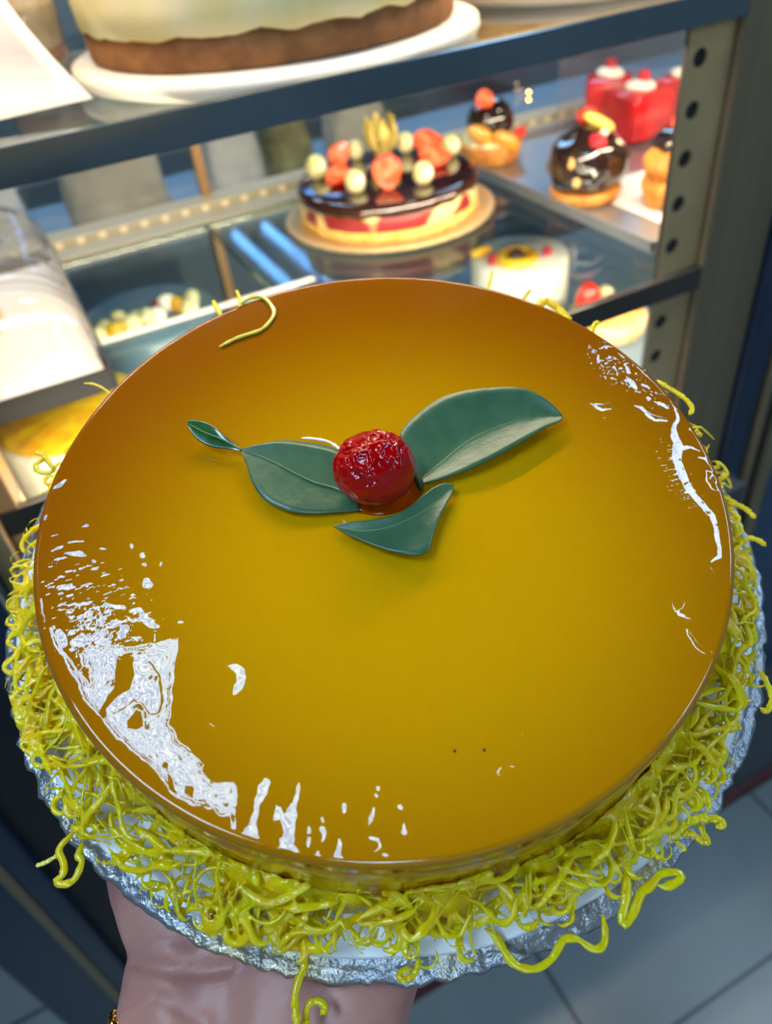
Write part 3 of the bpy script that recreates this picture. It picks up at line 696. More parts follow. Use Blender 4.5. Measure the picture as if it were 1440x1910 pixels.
# ------------------------------------------------------------------ the held cake
CO = Vector((0.07185, 0.17734, 1.49267)); ax = Vector((0.99834, -0.01475, 0.05571)); az = Vector((-0.05763, -0.25560, 0.96506)).normalized()
ay = az.cross(ax).normalized(); ax = ay.cross(az)
CM = Matrix(((ax.x, ay.x, az.x, CO.x), (ax.y, ay.y, az.y, CO.y), (ax.z, ay.z, az.z, CO.z), (0, 0, 0, 1)))
R, RH = .110, .046
cake = empty('round_cake', label='round cake with glossy amber yellow glaze held up on a foil board', cat='cake', M=CM @ Matrix.Translation((0, 0, -RH)))

# glaze: fine polar sheet with a rolled rim; glare patches are shaped in by tilting its normals
def in_poly(px, py, poly):
    P = np.array(poly, float); ins = np.zeros(px.shape, bool); j = len(P) - 1
    for i in range(len(P)):
        xi, yi = P[i]; xj, yj = P[j]
        c = ((yi > py) != (yj > py)) & (px < (xj - xi) * (py - yi) / (yj - yi + 1e-12) + xi)
        ins ^= c; j = i
    return ins
def poly_soft(px, py, poly, soft):
    P = np.array(poly, float); d = np.full(px.shape, 1e9); j = len(P) - 1
    for i in range(len(P)):
        a, b = P[j], P[i]; ab = b - a; t = np.clip(((px - a[0]) * ab[0] + (py - a[1]) * ab[1]) / (ab @ ab + 1e-12), 0, 1)
        d = np.minimum(d, np.hypot(px - a[0] - t * ab[0], py - a[1] - t * ab[1])); j = i
    d = np.where(in_poly(px, py, P), d, -d)
    return np.clip(d / soft * .5 + .5, 0, 1), d
def stroke_soft(px, py, pts, soft):
    m = np.zeros(px.shape)
    for a, b in zip(pts[:-1], pts[1:]):
        ab = np.array(b[:2]) - np.array(a[:2]); t = np.clip(((px - a[0]) * ab[0] + (py - a[1]) * ab[1]) / (ab @ ab + 1e-12), 0, 1)
        d = np.hypot(px - a[0] - t * ab[0], py - a[1] - t * ab[1]); w = (a[2] + (b[2] - a[2]) * t) / 2
        m = np.maximum(m, np.clip((w - d) / soft * .5 + .5, 0, 1))
    return m

nth, rr = 1500, np.r_[np.linspace(.0, .045, 70)[1:], np.linspace(.045, .1078, 290)[1:]]
edge = [(.1078 + .0022 * math.sin(t), -.0022 * (1 - math.cos(t))) for t in np.linspace(0, PI / 2, 9)[1:]] + [(.1102, -.006)]
th = np.linspace(0, 2 * PI, nth, endpoint=False)
radii = np.r_[rr, [e[0] for e in edge]]; hz = np.r_[np.zeros(len(rr)), [e[1] for e in edge]]
nr = len(radii)
GX = radii[:, None] * np.cos(th); GY = radii[:, None] * np.sin(th); GZ = np.repeat(hz[:, None], nth, 1)
verts = np.concatenate([[[0, 0, 0]], np.stack([GX, GY, GZ], -1).reshape(-1, 3)])
slope = np.r_[np.zeros(len(rr)), np.linspace(0, PI / 2, 9)[1:], [PI / 2]]
nx = np.sin(slope)[:, None] * np.cos(th); ny = np.sin(slope)[:, None] * np.sin(th); nz = np.repeat(np.cos(slope)[:, None], nth, 1)
mx_, my_ = GX * 1000, GY * 1000                       # millimetres on the cake top
wob = fbm(mx_ / 3.0, my_ / 3.0, 3); wob2 = fbm(mx_ / 3.0, my_ / 3.0, 9)
qx, qy = mx_ + wob * .7, my_ + wob2 * .7
fine = fbm(mx_ / .9, my_ / .9, 21, 3); mid = fbm(mx_ / 2.6, my_ / 2.6, 31, 2); broad = fbm(mx_ / 9, my_ / 9, 41, 2)
ML = np.zeros(GX.shape); MR = np.zeros(GX.shape)
# the large glare patch on the left
BIG = [(-73.9,-15.8),(-76.9,-22.2),(-78.8,-26.7),(-80.9,-31.7),(-83.2,-36.5),(-84.3,-39.7),(-83.8,-43.7),(-82.2,-47.8),(-80.3,-52),(-79.7,-54.3),(-80.6,-55.8),(-79.6,-59),(-74.7,-61.6),(-74.7,-63.9),(-78.3,-73),(-79.3,-72.1),(-78.7,-69.2),(-80.6,-67.8),(-81.4,-65.9),(-83.2,-64.9),(-84.3,-62.9),(-85.9,-62.4),(-87.9,-59.9),(-89.8,-57),(-90.7,-53.4),(-92.1,-48.8),(-95.2,-42.4),(-98,-36.9),(-99.4,-31.6),(-101.5,-25.8),(-103.3,-21.4),(-103.2,-18),(-103.9,-12.2),(-104.7,-6.3),(-106.6,-1.5),(-106.3,5.3),(-105.7,4.8),(-104.9,-2.4),(-102.9,-8.2),(-101.8,-14.3),(-100.1,-17.9),(-99.2,-12),(-100.8,-12.1),(-100.8,-7.5),(-97.7,-6.3),(-92.7,-8),(-86.8,-12.2),(-80.9,-13.9),(-77.2,-15)]
HOLES = [[(-91.1,-13.6),(-87.4,-14.2),(-88.9,-21.2),(-91.2,-24.4),(-95.2,-24.9),(-98.5,-27),(-98.5,-29.6),(-100.2,-29.1),(-100.1,-26.6),(-97.2,-23.8),(-93.8,-21.3),(-93,-17.2)],
 [(-91,-31),(-90,-32.8),(-90.8,-36.6),(-92.7,-36.5),(-94.8,-34.9),(-94.3,-33.1)],
 [(-89.2,-51.1),(-88.4,-53.1),(-88.5,-57.6),(-90,-55.7)], [(-85.8,-56.1),(-84.3,-58),(-85.7,-61),(-86.7,-58.6)]]
m, dbig = poly_soft(qx, qy, BIG, .25)
for h_ in HOLES: m = np.minimum(m, 1 - poly_soft(qx, qy, h_, .25)[0])
ring = stroke_soft(qx, qy, [(-83.8,-19.4,0.53),(-82.7,-24.5,0.6),(-83.7,-31.1,0.59),(-86.1,-34.9,0.58),(-88.2,-34.2,0.51),(-88.8,-30.1,0.44),(-90.8,-28.1,0.44),(-95,-29.3,0.44),(-97.3,-29.4,0.36)], .2)
m = m * (1 - ring)
cont = ((dbig > .55) & (dbig < .8)) & (mx_ < -82) | ((dbig > 1.15) & (dbig < 1.3) & (mx_ < -80))
m = m * np.where(cont, .15, 1)
ML = np.maximum(ML, m)
for P_ in ([(-67.2,-64.3),(-66.2,-66.1),(-67.9,-68.6),(-70.9,-70.7),(-73.3,-73.8),(-74,-78.1),(-75.5,-76.6),(-77.7,-75),(-75.4,-72.7),(-72.4,-70.7),(-69.7,-65.8)],
           [(-59.7,-69.6),(-59.9,-71.4),(-62.8,-75.8),(-65,-79),(-67,-82.8),(-66.6,-85.1),(-71.1,-82.4),(-69.7,-80),(-68.1,-79.5),(-67.4,-76.2),(-69.2,-75.3),(-67.1,-72),(-66.1,-73.3),(-66,-75.5),(-63.2,-73.4),(-61,-70.8)],
           [(-64.7,-30.6),(-62.2,-31.5),(-60.4,-34.3),(-61.1,-37),(-63.6,-39.2),(-66.3,-40),(-66,-38.4),(-64.1,-36.3),(-63.4,-33.6)]):
    ML = np.maximum(ML, poly_soft(qx, qy, P_, .25)[0])
for S_ in ([(-62,-81.3,0.93),(-62.5,-82.4,0.93)], [(-58.2,-80.8,0.94),(-58.4,-81.4,0.94)], [(-59.4,-82.8,1.33),(-59.9,-84.5,1.46),(-60.6,-85.5,0.66)], [(-63.2,-83.8,1.06),(-63.8,-84.9,1.05)],
           [(-62.4,-87.4,0.65),(-62.9,-88.5,2.22)], [(-56.4,-87.1,0.79),(-57.1,-88.8,1.71),(-58.7,-91,2.47)], [(-51.8,-80.5,1.22),(-52.4,-81.7,1.21)], [(-46,-84.7,0.94),(-47.1,-86.3,1.74),(-48.9,-87.4,0.53)],
           [(-42.2,-80.4,0.96),(-42.4,-80.9,0.96)], [(-43.6,-81.9,0.82),(-43.7,-82.2,0.82)], [(-49.3,-90.5,0.92),(-48.2,-91.6,1.05),(-48.4,-93.4,1.05),(-49.7,-93.8,0.65)], [(-48.5,-95.8,1.17),(-48.3,-96.2,1.17)],
           [(-39.8,-87.2,1.25),(-39.8,-87.7,1.11)], [(-40.9,-91.2,0.68),(-41.9,-92.9,1.9)], [(-13.6,-92.5,0.49),(-13.2,-91.5,0.85),(-11.8,-91.1,0.64)], [(-10.2,-91.7,0.5),(-9.5,-92.3,0.5)], [(6.8,-95.6,0.57),(6.8,-95.7,0.57)], [(-2.6,-86,0.51),(-2.6,-86.1,0.51)],
           [(-72.1,-11.4,0.94),(-71.2,-12.1,0.62)], [(-74.7,-44.8,0.5),(-73.9,-45.8,0.36)], [(-76.8,21.4,1.17),(-76.9,20.5,1.34)], [(-74.4,15.8,1.82),(-74.1,15.2,1.32)], [(-75.2,12.4,1.31),(-75,11.8,0.98)], [(-70.7,10.8,0.99),(-71,9.6,0.98)], [(-76,7,2.11),(-76.2,4.8,2.74)],
           [(-93.3,54.9,0.88),(-91.1,55.5,1.95),(-88.8,56.6,1.42)], [(-98.5,44,0.86),(-97.7,45.1,1.21)], [(-88.6,35.2,0.68),(-87,34.8,1.53)], [(-93.9,31.7,0.84),(-91.5,30.9,0.84),(-89.6,30,0.67)], [(-99.1,31,0.83),(-97.4,31.1,1.51),(-95.7,31.3,0.84)],
           [(-96,28.2,1.16),(-92.6,26.5,2.16),(-90.1,24.4,1)], [(-99.6,27.3,0.66),(-97.2,26.6,0.99),(-96.1,26.2,0.5)], [(-89,21.3,1.32),(-88.6,20.9,0.99)], [(-100.9,37.6,0.42),(-99.7,37.5,0.51)], [(-98.2,36.6,0.76),(-96,36.6,0.59)],
           [(-105.9,15.4,0.4),(-106.7,11.3,0.63),(-107.2,7.5,0.47)], [(-85.5,24.6,0.67),(-84.5,23.5,0.67)], [(-89.9,4.7,1.11),(-86.6,1.9,1.43),(-84.6,0.3,1.11)], [(-83.5,-1.3,1.26),(-81.2,-2,1.58),(-80.7,-5.8,2.35),(-79.5,-8.4,2.65),(-77.9,-9.7,1.25)], [(-87.3,-6.1,3.11),(-88.5,-7.4,2.32)],
           [(-79.8,-11.7,0.77),(-80.8,-15.4,1.07)], [(-104.2,2,2.02),(-103.7,-2.1,2.31)], [(-100.7,-2.8,2.78),(-98.9,-4.7,2.31)]):
    ML = np.maximum(ML, stroke_soft(qx, qy, S_, .18))
spk, _ = poly_soft(mx_ + broad * 2, my_ + mid * 2, [(-102.1,25.5),(-96.3,23.9),(-90,18.9),(-84.3,12.5),(-79.8,8),(-81.3,1.6),(-78.5,-4),(-80.2,-9),(-86.1,-12.6),(-100,-6),(-104.8,1.4),(-105.3,10.5),(-105.3,20.8)], 5.0)
ca, sa = math.cos(.2), math.sin(.2)
sx_, sy_ = mx_ * ca - my_ * sa, mx_ * sa + my_ * ca
stre = fbm(sx_ / 2.6, sy_ / .8, 57, 3)
ML = np.maximum(ML, np.clip((stre + .46 * spk - .62) / .07, 0, 1) * (spk > .05))
spk2, _ = poly_soft(mx_, my_, [(-96.8,5.9),(-89.8,2.1),(-89,-6.2),(-93.2,-15.2),(-96.8,-17),(-99.9,-11.6),(-99.8,-5.2)], 3.0)
ML = np.maximum(ML, np.clip((fine + .5 * spk2 - .34) / .1, 0, 1) * (spk2 > .05))
# glare patches along the right rim
for S_ in ([(107.6,6.8,0.48),(108,1.4,0.61),(108,-5,0.74),(108,-11.2,0.86),(106.2,-16.3,0.99),(103.9,-20,1.3),(99.3,-23.3,2.19),(96.9,-28.6,3.69),(92.6,-32.8,3.02),(90.2,-38.6,3.22),(87.8,-45.2,2.81),(87.5,-51,2.41),(87.7,-56,2.03),(84.9,-61,1.88),(81.9,-65.7,1.63),(79.4,-68.9,1.49),(76,-69,0.8)],
           [(96.9,-30.5,1.78),(99.9,-31.7,1.52),(101.3,-34.3,0.63)], [(98.9,-36.2,0.88),(100.7,-37.4,1.51),(100.3,-40.2,0.75)], [(97.6,-41.8,0.62),(95.3,-45,0.74),(94.6,-48.5,0.73),(96.1,-49.7,0.61)], [(97.9,-42,0.62),(99,-43.5,0.74),(96.6,-44.8,0.49),(97.2,-46.9,0.61),(96.2,-49.4,0.61)],
           [(104.7,-25.5,1.16),(105,-26.2,1.03)], [(102.5,-9.7,0.8),(103.7,-11.9,1.85),(104.5,-14.2,1.32)], [(95.4,-7.8,0.66),(96.8,-9.6,1.59),(96.3,-13.3,1.7),(97.1,-16.4,1.17),(100.3,-18.5,1.04)], [(97.1,-11.3,0.92),(98,-14.3,0.66),(100,-16.9,0.52)],
           [(101.3,4.6,0.82),(101,1.6,2.3),(100.6,-1.4,1.48)], [(104.2,7.9,0.96),(103.1,5.8,1.5)], [(103.9,-1.1,0.95),(104.5,-2.5,1.48),(104.9,-3.8,0.94)], [(106.2,15.5,0.7),(106.6,12.7,0.83)], [(104.2,20.8,0.56),(106,19.2,0.7)], [(99.1,18.3,0.98),(97.6,16.2,1.11)],
           [(100.3,14.3,0.69),(101.9,13.8,0.83)], [(100.3,9.5,0.82),(99.9,8.3,0.82)], [(96,7.1,0.68),(96.9,6.3,0.68)], [(101.6,-7.2,1.2),(101.8,-8,0.93)], [(82.1,0.6,0.4),(83.4,-1.6,1.59),(84.4,-4,1.45),(87.8,-5.4,0.33)], [(84,-0.7,0.8),(86.2,-2.2,0.53),(88.6,-2.8,0.33)],
           [(82.5,-6.9,0.59),(83.1,-7.4,0.52)], [(74.7,-70.2,0.46),(74.2,-73.2,0.34)],
           [(57.7,-72.7,0.29),(56.5,-75.5,0.58),(56.2,-77.2,0.97)], [(60.8,-73.4,0.25),(60.7,-75.4,0.39),(58.8,-77,0.44),(57,-77.3,0.58),(56.3,-78.2,1.36),(57.3,-79.5,1.16),(58.2,-80.7,0.58)], [(55.2,-83.1,0.77),(54.3,-84.6,0.67),(53.4,-88.8,0.66),(54.8,-92.1,0.56)], [(55.4,-84,0.48),(54.8,-87.8,0.38),(56.5,-91.9,0.38)]):
    MR = np.maximum(MR, stroke_soft(mx_ + wob * .45, my_ + wob2 * .45, S_, .18))
spr, _ = poly_soft(mx_, my_, [(100.8,26.8),(106.3,23.7),(106.3,14.5),(108.1,9),(106.3,-1.9),(104.5,-13.4),(101.7,-15.8),(101.1,-8.4),(99.3,-4.3),(95.8,0.8),(93.2,15.2)], 3.0)
MR = np.maximum(MR, np.clip((fine + .42 * spr - .60) / .08, 0, 1) * (spr > .05))
ragged = stroke_soft(mx_, my_, [(93.6,-28.7,4.44),(90,-34,4.38),(87.1,-41.3,4.3),(86.3,-46.9,3.64),(86.5,-51.2,2.41)], 3.0)
ca, sa = math.cos(.2), math.sin(.2)
stre2 = fbm((mx_ * ca - my_ * sa) / 4.0, (mx_ * sa + my_ * ca) / .45, 77, 2)
MR = np.maximum(MR, np.clip((stre2 + .5 * ragged - .62) / .1, 0, 1) * (ragged > .05))
ax_m, ay_m = mx_ / 1000, my_ / 1000
rip_e = 1 + .26 * np.cos(dbig * (2 * PI / 1.35) + mid * 2.0) * np.exp(-np.clip(dbig, 0, 30) / 3.5) * (dbig > 0)
lx = -.4356 - 2.942 * ax_m - .3268 * ay_m; ly = -.1778 + .2754 * ax_m - 2.3224 * ay_m
rx_ = .4191 - 2.1287 * ax_m + .7957 * ay_m; ry_ = -.2847 + .2306 * ax_m - 2.8937 * ay_m
top_only = (slope[:, None] < .3)
ML *= top_only; MR *= top_only
rip = fbm(mx_ / 1.7, my_ / 1.7, 91, 2); rip2 = fbm(mx_ / 1.7, my_ / 1.7, 97, 2)
rip3 = fbm(mx_ / 5.0, my_ / 5.0, 111, 2); rip4 = fbm(mx_ / 5.0, my_ / 5.0, 117, 2)
tx = ML * (lx * rip_e + rip * .05 + rip3 * .07) + MR * (rx_ + rip * .05); ty = ML * (ly * rip_e + rip2 * .08 + rip4 * .08) + MR * (ry_ + rip2 * .08)
calm = np.clip(1 - ML - MR, 0, 1)
tx += calm * (broad * .006 + mid * .0015); ty += calm * (fbm(mx_ / 9, my_ / 9, 45, 2) * .006)
nx = nx + tx * nz; ny = ny + ty * nz
ln_ = np.sqrt(nx * nx + ny * ny + nz * nz)
normals = np.concatenate([[[0, 0, 1]], np.stack([nx / ln_, ny / ln_, nz / ln_], -1).reshape(-1, 3)])
idx = np.arange(nr * nth).reshape(nr, nth) + 1
a_ = idx[:-1, :]; b_ = np.roll(idx, -1, 1)[:-1, :]; c_ = np.roll(idx, -1, 1)[1:, :]; d_ = idx[1:, :]
quads = np.stack([a_, d_, c_, b_], -1).reshape(-1, 4)
tris = np.stack([np.zeros(nth, int), idx[0], np.roll(idx[0], -1)], -1)
me = bpy.data.meshes.new('glaze')
nv_, nq, nt3 = len(verts), len(quads), len(tris)
me.vertices.add(nv_); me.vertices.foreach_set('co', (verts + [0, 0, RH]).astype(np.float32).ravel())
me.loops.add(nq * 4 + nt3 * 3); me.loops.foreach_set('vertex_index', np.concatenate([quads.ravel(), tris.ravel()]).astype(np.int32))
me.polygons.add(nq + nt3)
me.polygons.foreach_set('loop_start', np.concatenate([np.arange(nq) * 4, nq * 4 + np.arange(nt3) * 3]).astype(np.int32))
me.polygons.foreach_set('use_smooth', np.ones(nq + nt3, bool))
me.update(calc_edges=True); me.validate()
me.normals_split_custom_set_from_vertices(normals.tolist())
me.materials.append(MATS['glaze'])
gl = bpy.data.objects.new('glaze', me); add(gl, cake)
def js(r, z, t):
    return (r + .0006 * noise.noise(Vector((math.cos(t) * 14, math.sin(t) * 14, z * 60))), z)
MB().lathe([(.1098, RH - .005), (.1104, RH - .009), (.1100, .024), (.1106, .012), (.1112, .004), (.1118, .0005), (0, .0005)][::-1], 220, jit=js).build('side', MATS['cake_side'], cake)

# foil board with white card
board = empty('foil_cake_board', label='round foil covered cake board with crimped edge under the amber cake', cat='cake board', M=CM @ Matrix.Translation((.0030, .0080, -RH - .0062)))
def jf(r, z, t):
    if r < .125: return (r, z)
    r *= 1.009
    e = (.0016 if r > .1365 else .0006) * noise.noise(Vector((math.cos(t) * 30, math.sin(t) * 30, z * 200))) + .0009 * noise.noise(Vector((math.cos(t) * 80, math.sin(t) * 80, 2)))
    return (r + e, z + .0008 * noise.noise(Vector((math.cos(t) * 24, math.sin(t) * 24, 9 + r * 300))))
MB().lathe([(0, 0), (.128, 0), (.1350, .0002), (.1380, .0006), (.1390, .0011), (.1388, .0017), (.1378, .0024), (.1362, .0024), (.1350, .0034), (.1330, .0042), (.1315, .0041), (.12, .0038), (0, .0038)], 420, jit=jf).build('foil_base', MATS['foil'], board)
def jp(r, z, t):
    return (r + (.0016 * noise.noise(Vector((math.cos(t) * 3, math.sin(t) * 3, 1))) if r > .1 else 0), z + (.0007 * noise.noise(Vector((math.cos(t) * 8, math.sin(t) * 8, 4))) if r > .1 else 0))
MB().lathe([(0, .0044), (.1335, .0046), (.1342, .0051), (.1332, .0055), (.129, .0053), (0, .0052)], 200, jit=jp).build('white_card', MATS['white_card'], board)
MB().lathe([(.110, .0054), (.1296, .0056), (.1300, .0062), (.1290, .0065), (.110, .0062)], 200, jit=lambda r, z, t: (r + .001 * noise.noise(Vector((math.cos(t) * 4, math.sin(t) * 4, 5))), z)).build('inner_card', MATS['white_card'], board)

# cherry
V, F = ico(6); cv = []
for q in V:
    p = q.copy(); k = max(0, min(1, (q.z * .9 + .30 * q.y - .25 * q.x + .25)))
    w1 = abs(noise.noise(Vector((p.x * 2.6, p.y * 3.2, p.z * 3.0)) + Vector((4, 1, 2)))); w2 = abs(noise.noise(Vector((p.x * 5.5, p.y * 6.5, p.z * 6))))
    d = 1 + k * (.10 * (.35 - min(w1 * 2.2, .6)) + .06 * (.3 - min(w2 * 2, .5))) + .05 * noise.noise(p * 1.3)
    cv.append((p.x * .0130 * d, p.y * .0122 * d, p.z * .0114 * d))
chy = mesh_obj('glace_cherry', cv, F, MATS['cherry_red'], M=CM @ Matrix.Translation((.0006, .0040, .0104)))
tag(chy, 'wrinkled glossy red glace cherry at the centre of the amber cake', 'cherry')

# leaves
def leaf(name, upper, midr, lower, hu, hm, hl, label, m='leaf_green', tip=None):
    t = empty(name, label=label, cat='leaf', group='leaves round the cherry', M=CM @ Matrix.Translation((midr[0][0] / 1000, midr[0][1] / 1000, 0)))
    t['group'] = 'leaves round the cherry'
    ox, oy = midr[0]
    def blade(nm, U, Mi, L, hu, hm, hl, mm):
        n = 40; U, Mi, L = (smooth_path([(x, y, 0) for x, y in q], n) for q in (U, Mi, L)); V = []
        for i in range(n):
            s = i / (n - 1); e = math.sin(PI * s) ** .6
            rows = []
            for w in np.linspace(-1, 1, 13):
                q = Mi[i] * (1 - abs(w)) + (L[i] if w < 0 else U[i]) * abs(w)
                hh = hm(s) + ((hl if w < 0 else hu) - .0) * e * abs(w) ** 1.4 + .00012 * noise.noise(Vector((q[0] * .2, q[1] * .2, 3)))
                V.append(((q[0] - ox) / 1000, (q[1] - oy) / 1000, hh))
        F = [(i * 13 + j, (i + 1) * 13 + j, (i + 1) * 13 + j + 1, i * 13 + j + 1) for i in range(n - 1) for j in range(12)]
        b = solid(mesh_obj(nm, V, F, MATS[mm], t), .00045, 1)
        rib = [( V[i * 13 + 6][0], V[i * 13 + 6][1], V[i * 13 + 6][2] + .00035) for i in range(0, n)]
        MB().tube(rib, [.00035 * (1 - .8 * i / (n - 1)) for i in range(n)], 6).build('midrib', MATS['leaf_rib'], t)
    blade('blade', upper, midr, lower, hu, hm, hl, m)
    if tip: blade('folded_tip', *tip)
    return t
leaf('leaf', [(0.1,15.6),(-4.4,22.1),(-7.4,25.3),(-12.7,29.3),(-19,33.4),(-25.1,35.5),(-31,36.8),(-32.9,37)], [(-6.9,1.6),(-11.4,8.4),(-16.7,13.9),(-21.4,20.9),(-24.8,26.7),(-28.5,32),(-32.9,36.9)], [(-8.8,-2.2),(-15.3,0.2),(-21.7,2.9),(-27.7,6.5),(-31.5,10.9),(-34.1,15.9),(-34.6,23.1),(-33.6,30.2),(-33.1,36.6)],
     .0018, lambda s: .0012 + .0025 * s, .0008, 'green leaf left of the cherry with a folded narrow tip',
     tip=([(-32.7,37.4),(-35.6,44.1),(-37.5,49.6),(-40.4,53.7),(-43.7,55.8),(-44.9,55.2)], [(-32.8,37.1),(-36.8,43.5),(-40.9,48.4),(-45,54.8)], [(-33,36.8),(-36.4,39.5),(-40.9,42.9),(-43.6,46.4),(-45,50.7),(-45.1,54.5)], .0008, lambda s: .0036 + .0022 * s, -.0008, 'leaf_dark'))
leaf('leaf', [(12.5,-1.3),(13,6.1),(14.9,14.8),(18.9,18),(25.3,20.1),(33.9,21.8),(42.1,20.8),(50.5,18.1),(59.2,14.3),(64.3,9.9),(67.1,4),(68.7,-1.9)], [(12.8,-1.7),(15.8,-0.8),(23.3,1.5),(34.6,4.6),(44.6,5.2),(54.7,3.8),(65.4,-0.1),(68.5,-2.1)], [(12.9,-2.3),(14.4,-3.4),(21.3,-5.4),(30.9,-6.6),(39.3,-6.7),(48.4,-5.8),(59.2,-4.3),(66.1,-3.9),(68.3,-2.4)],
     .0055, lambda s: .0012 + .0022 * s, .0022, 'large green leaf right of the cherry folded along its midrib')
leaf('leaf', [(-18.5,-4),(-14.2,-5.4),(-6.4,-8.9),(0.5,-10.6),(6.9,-9.6),(14.1,-7.4),(19.3,-7.2),(21.7,-9.1)], [(-18.5,-4.1),(-11.7,-10),(-4.6,-12.8),(1.9,-13.4),(8.9,-13.1),(16.1,-11),(21.4,-9.6)], [(-18.6,-4.2),(-16.7,-8.5),(-14.1,-12.8),(-9.7,-19.1),(-4.9,-24.2),(-0.8,-27),(2.6,-26.9),(6.1,-23.2),(10.6,-18.8),(16,-14.6),(20.6,-11)],
     .0016, lambda s: .0016 + .0012 * s, .0014, 'wedge shaped green leaf in front of the cherry')
tw = [(13.3,2.4),(13.3,0.3),(12.9,-2.4),(12.1,-4.9)]
o = MB().tube([(x / 1000, y / 1000, .0035 - .0006 * i) for i, (x, y) in enumerate(tw)], [.0008, .0016, .0014, .0007], 8).build('twig', MATS['twig'], M=CM); tag(o, 'tiny dark twig end between the cherry and the right leaf', 'twig')
# syrup pooled under the cherry
pud = [(-13,5.6),(-12.2,2.3),(-9.9,-1.1),(-6.3,-4.6),(-1.7,-7.1),(3.8,-8),(8.8,-7),(13.3,-4.5),(14.1,-1.8),(12.4,2.3),(6.4,4.4),(-3.3,7.1),(-9.8,8.2)]
pud = smooth_path([(x, y, 0) for x, y in pud + pud[:1]], 60)[:-1]; cx_, cy_ = pud[:, 0].mean(), pud[:, 1].mean()
V = [(cx_ / 1000, cy_ / 1000, .0012)]; F = []
for ri, (k, h) in enumerate(((.5, .0012), (.85, .0009), (.96, .0005), (1.0, .00008))):
    for x, y, _ in pud: V.append(((cx_ + (x - cx_) * k) / 1000, (cy_ + (y - cy_) * k) / 1000, h))
n = len(pud)
for i in range(n):
    j = (i + 1) % n; F.append((0, 1 + i, 1 + j))
    for ri in range(3): F.append((1 + ri * n + i, 1 + (ri + 1) * n + i, 1 + (ri + 1) * n + j, 1 + ri * n + j))
o = mesh_obj('syrup_pool', V, F, MATS['syrup'], M=CM); tag(o, 'thin pool of red syrup under the cherry', 'syrup')
for k, p in enumerate([(-20.5,-81.7),(-13.6,-85.1),(-3.8,-87.6)][:2]):
    o = MB().blob((p[0] / 1000, p[1] / 1000, .0001), (.00042, .00042, .0002), 2).build('speck', MATS['speck'], M=CM)
    tag(o, ('left' if k == 0 else 'right') + ' of two dark specks near the front of the glaze', 'speck', 'dark specks on the glaze')

# ---- candied egg threads
def strand_obj(name, pts, h, r, label, m='egg_thread', n=48, hs=None, taper=True):
    P = smooth_path([(x / 1000, y / 1000, (h if hs is None else hs[i])) for i, (x, y) in enumerate(pts)], n)
    w = np.array([noise.noise(Vector((i * .35, len(pts), r * 9000))) for i in range(n)])
    rad = r * .92 * (1 + .42 * w); 
    if taper: rad *= np.clip(np.minimum(np.arange(n), np.arange(n)[::-1]) / 5 + .35, 0, 1)
    o = MB().tube(P, rad, 9, .6).build(name, MATS[m], M=CM)
    return tag(o, label, 'egg thread', 'loose egg threads round the cake')
HB = -.042
strand_obj('egg_thread', [(-125.4,-37.9),(-127.9,-38.9),(-130.3,-39.9),(-131.5,-41.7),(-131,-44.5),(-131.3,-47),(-132.7,-48.7),(-134,-48.8),(-133.3,-50.4),(-131.4,-51.3),(-129.3,-51.1),(-127.3,-49.3),(-126,-47.1),(-126.7,-45.2),(-125.6,-43.8),(-124.5,-42.1)], -.043, .0012, 'egg thread hanging in a long loop off the lower left of the board')
strand_obj('egg_thread', [(-131,-42),(-133,-42.3),(-135.7,-42.5),(-138.6,-42.1)], -.043, .00075, 'thin egg thread spur pointing left from the lower left loop', 'egg_thread_pale')
strand_obj('egg_thread', [(-77.4,-98.2),(-78.6,-102),(-81.7,-104.7),(-84.3,-108.3),(-85.6,-112.4),(-86.5,-115.4)], -.047, .0012, 'egg thread hanging straight down over the wrist')
strand_obj('egg_thread', [(-84.2,-116.1),(-83.5,-112.8),(-81.3,-110.7),(-78.7,-111.5),(-78,-113.6),(-79.7,-114.4)], -.05, .0011, 'curled egg thread end hanging beside the straight one over the wrist')
strand_obj('egg_thread', [(-29.7,-118),(-28.2,-121.4),(-28,-125.3),(-27.4,-128.6),(-25.5,-131.1),(-22.2,-132.8),(-17.5,-132.7),(-14.4,-131.4),(-11.5,-130.5),(-8.5,-132.2),(-7.1,-134.8),(-5.6,-136.5),(-3.1,-136.6),(-0.6,-134.1),(1.3,-130.4)], -.043, .0012, 'egg thread trailing in a wide loop below the front right of the board')
strand_obj('egg_thread', [(12.9,-123.4),(12,-126.2),(8.2,-130.6),(4.8,-133.5),(4.4,-135.2),(7.9,-134.3),(13.2,-131.2),(16.9,-130.8),(21.1,-129.8),(25,-131.1),(26.3,-132.8),(24,-133.5),(20.1,-132.9),(18.8,-131.4)], -.040, .0013, 'egg thread with a hooked loop hanging off the right front of the board')
strand_obj('egg_thread', [(-49.6,-115.3),(-50.4,-116.7),(-52.6,-118.3),(-55,-118.4),(-56.5,-117.1),(-55.2,-116.2),(-52.6,-116.9)], -.045, .0010, 'small egg thread ring drooping below the front of the board')
strand_obj('egg_thread', [(29.1,-123.7),(34.9,-122.6),(39.6,-123),(43.1,-124.8),(45.1,-126.5),(44.4,-127.7),(42.8,-127.3)], -.038, .0014, 'thick egg thread with a blunt end sticking out at the right')
strand_obj('egg_thread', [(32.4,-122.9),(35.2,-124.7),(36.7,-126.3),(37.3,-128.4),(38.6,-129.1),(39.3,-126.6),(40.3,-124.2)], -.040, .0012, 'forked egg thread just below the blunt one at the right')
strand_obj('egg_thread', [(30.9,-123.2),(31,-125.3),(31.4,-127.1),(31.5,-128.4)], -.040, .0008, 'short tapering egg thread tip at the lower right')
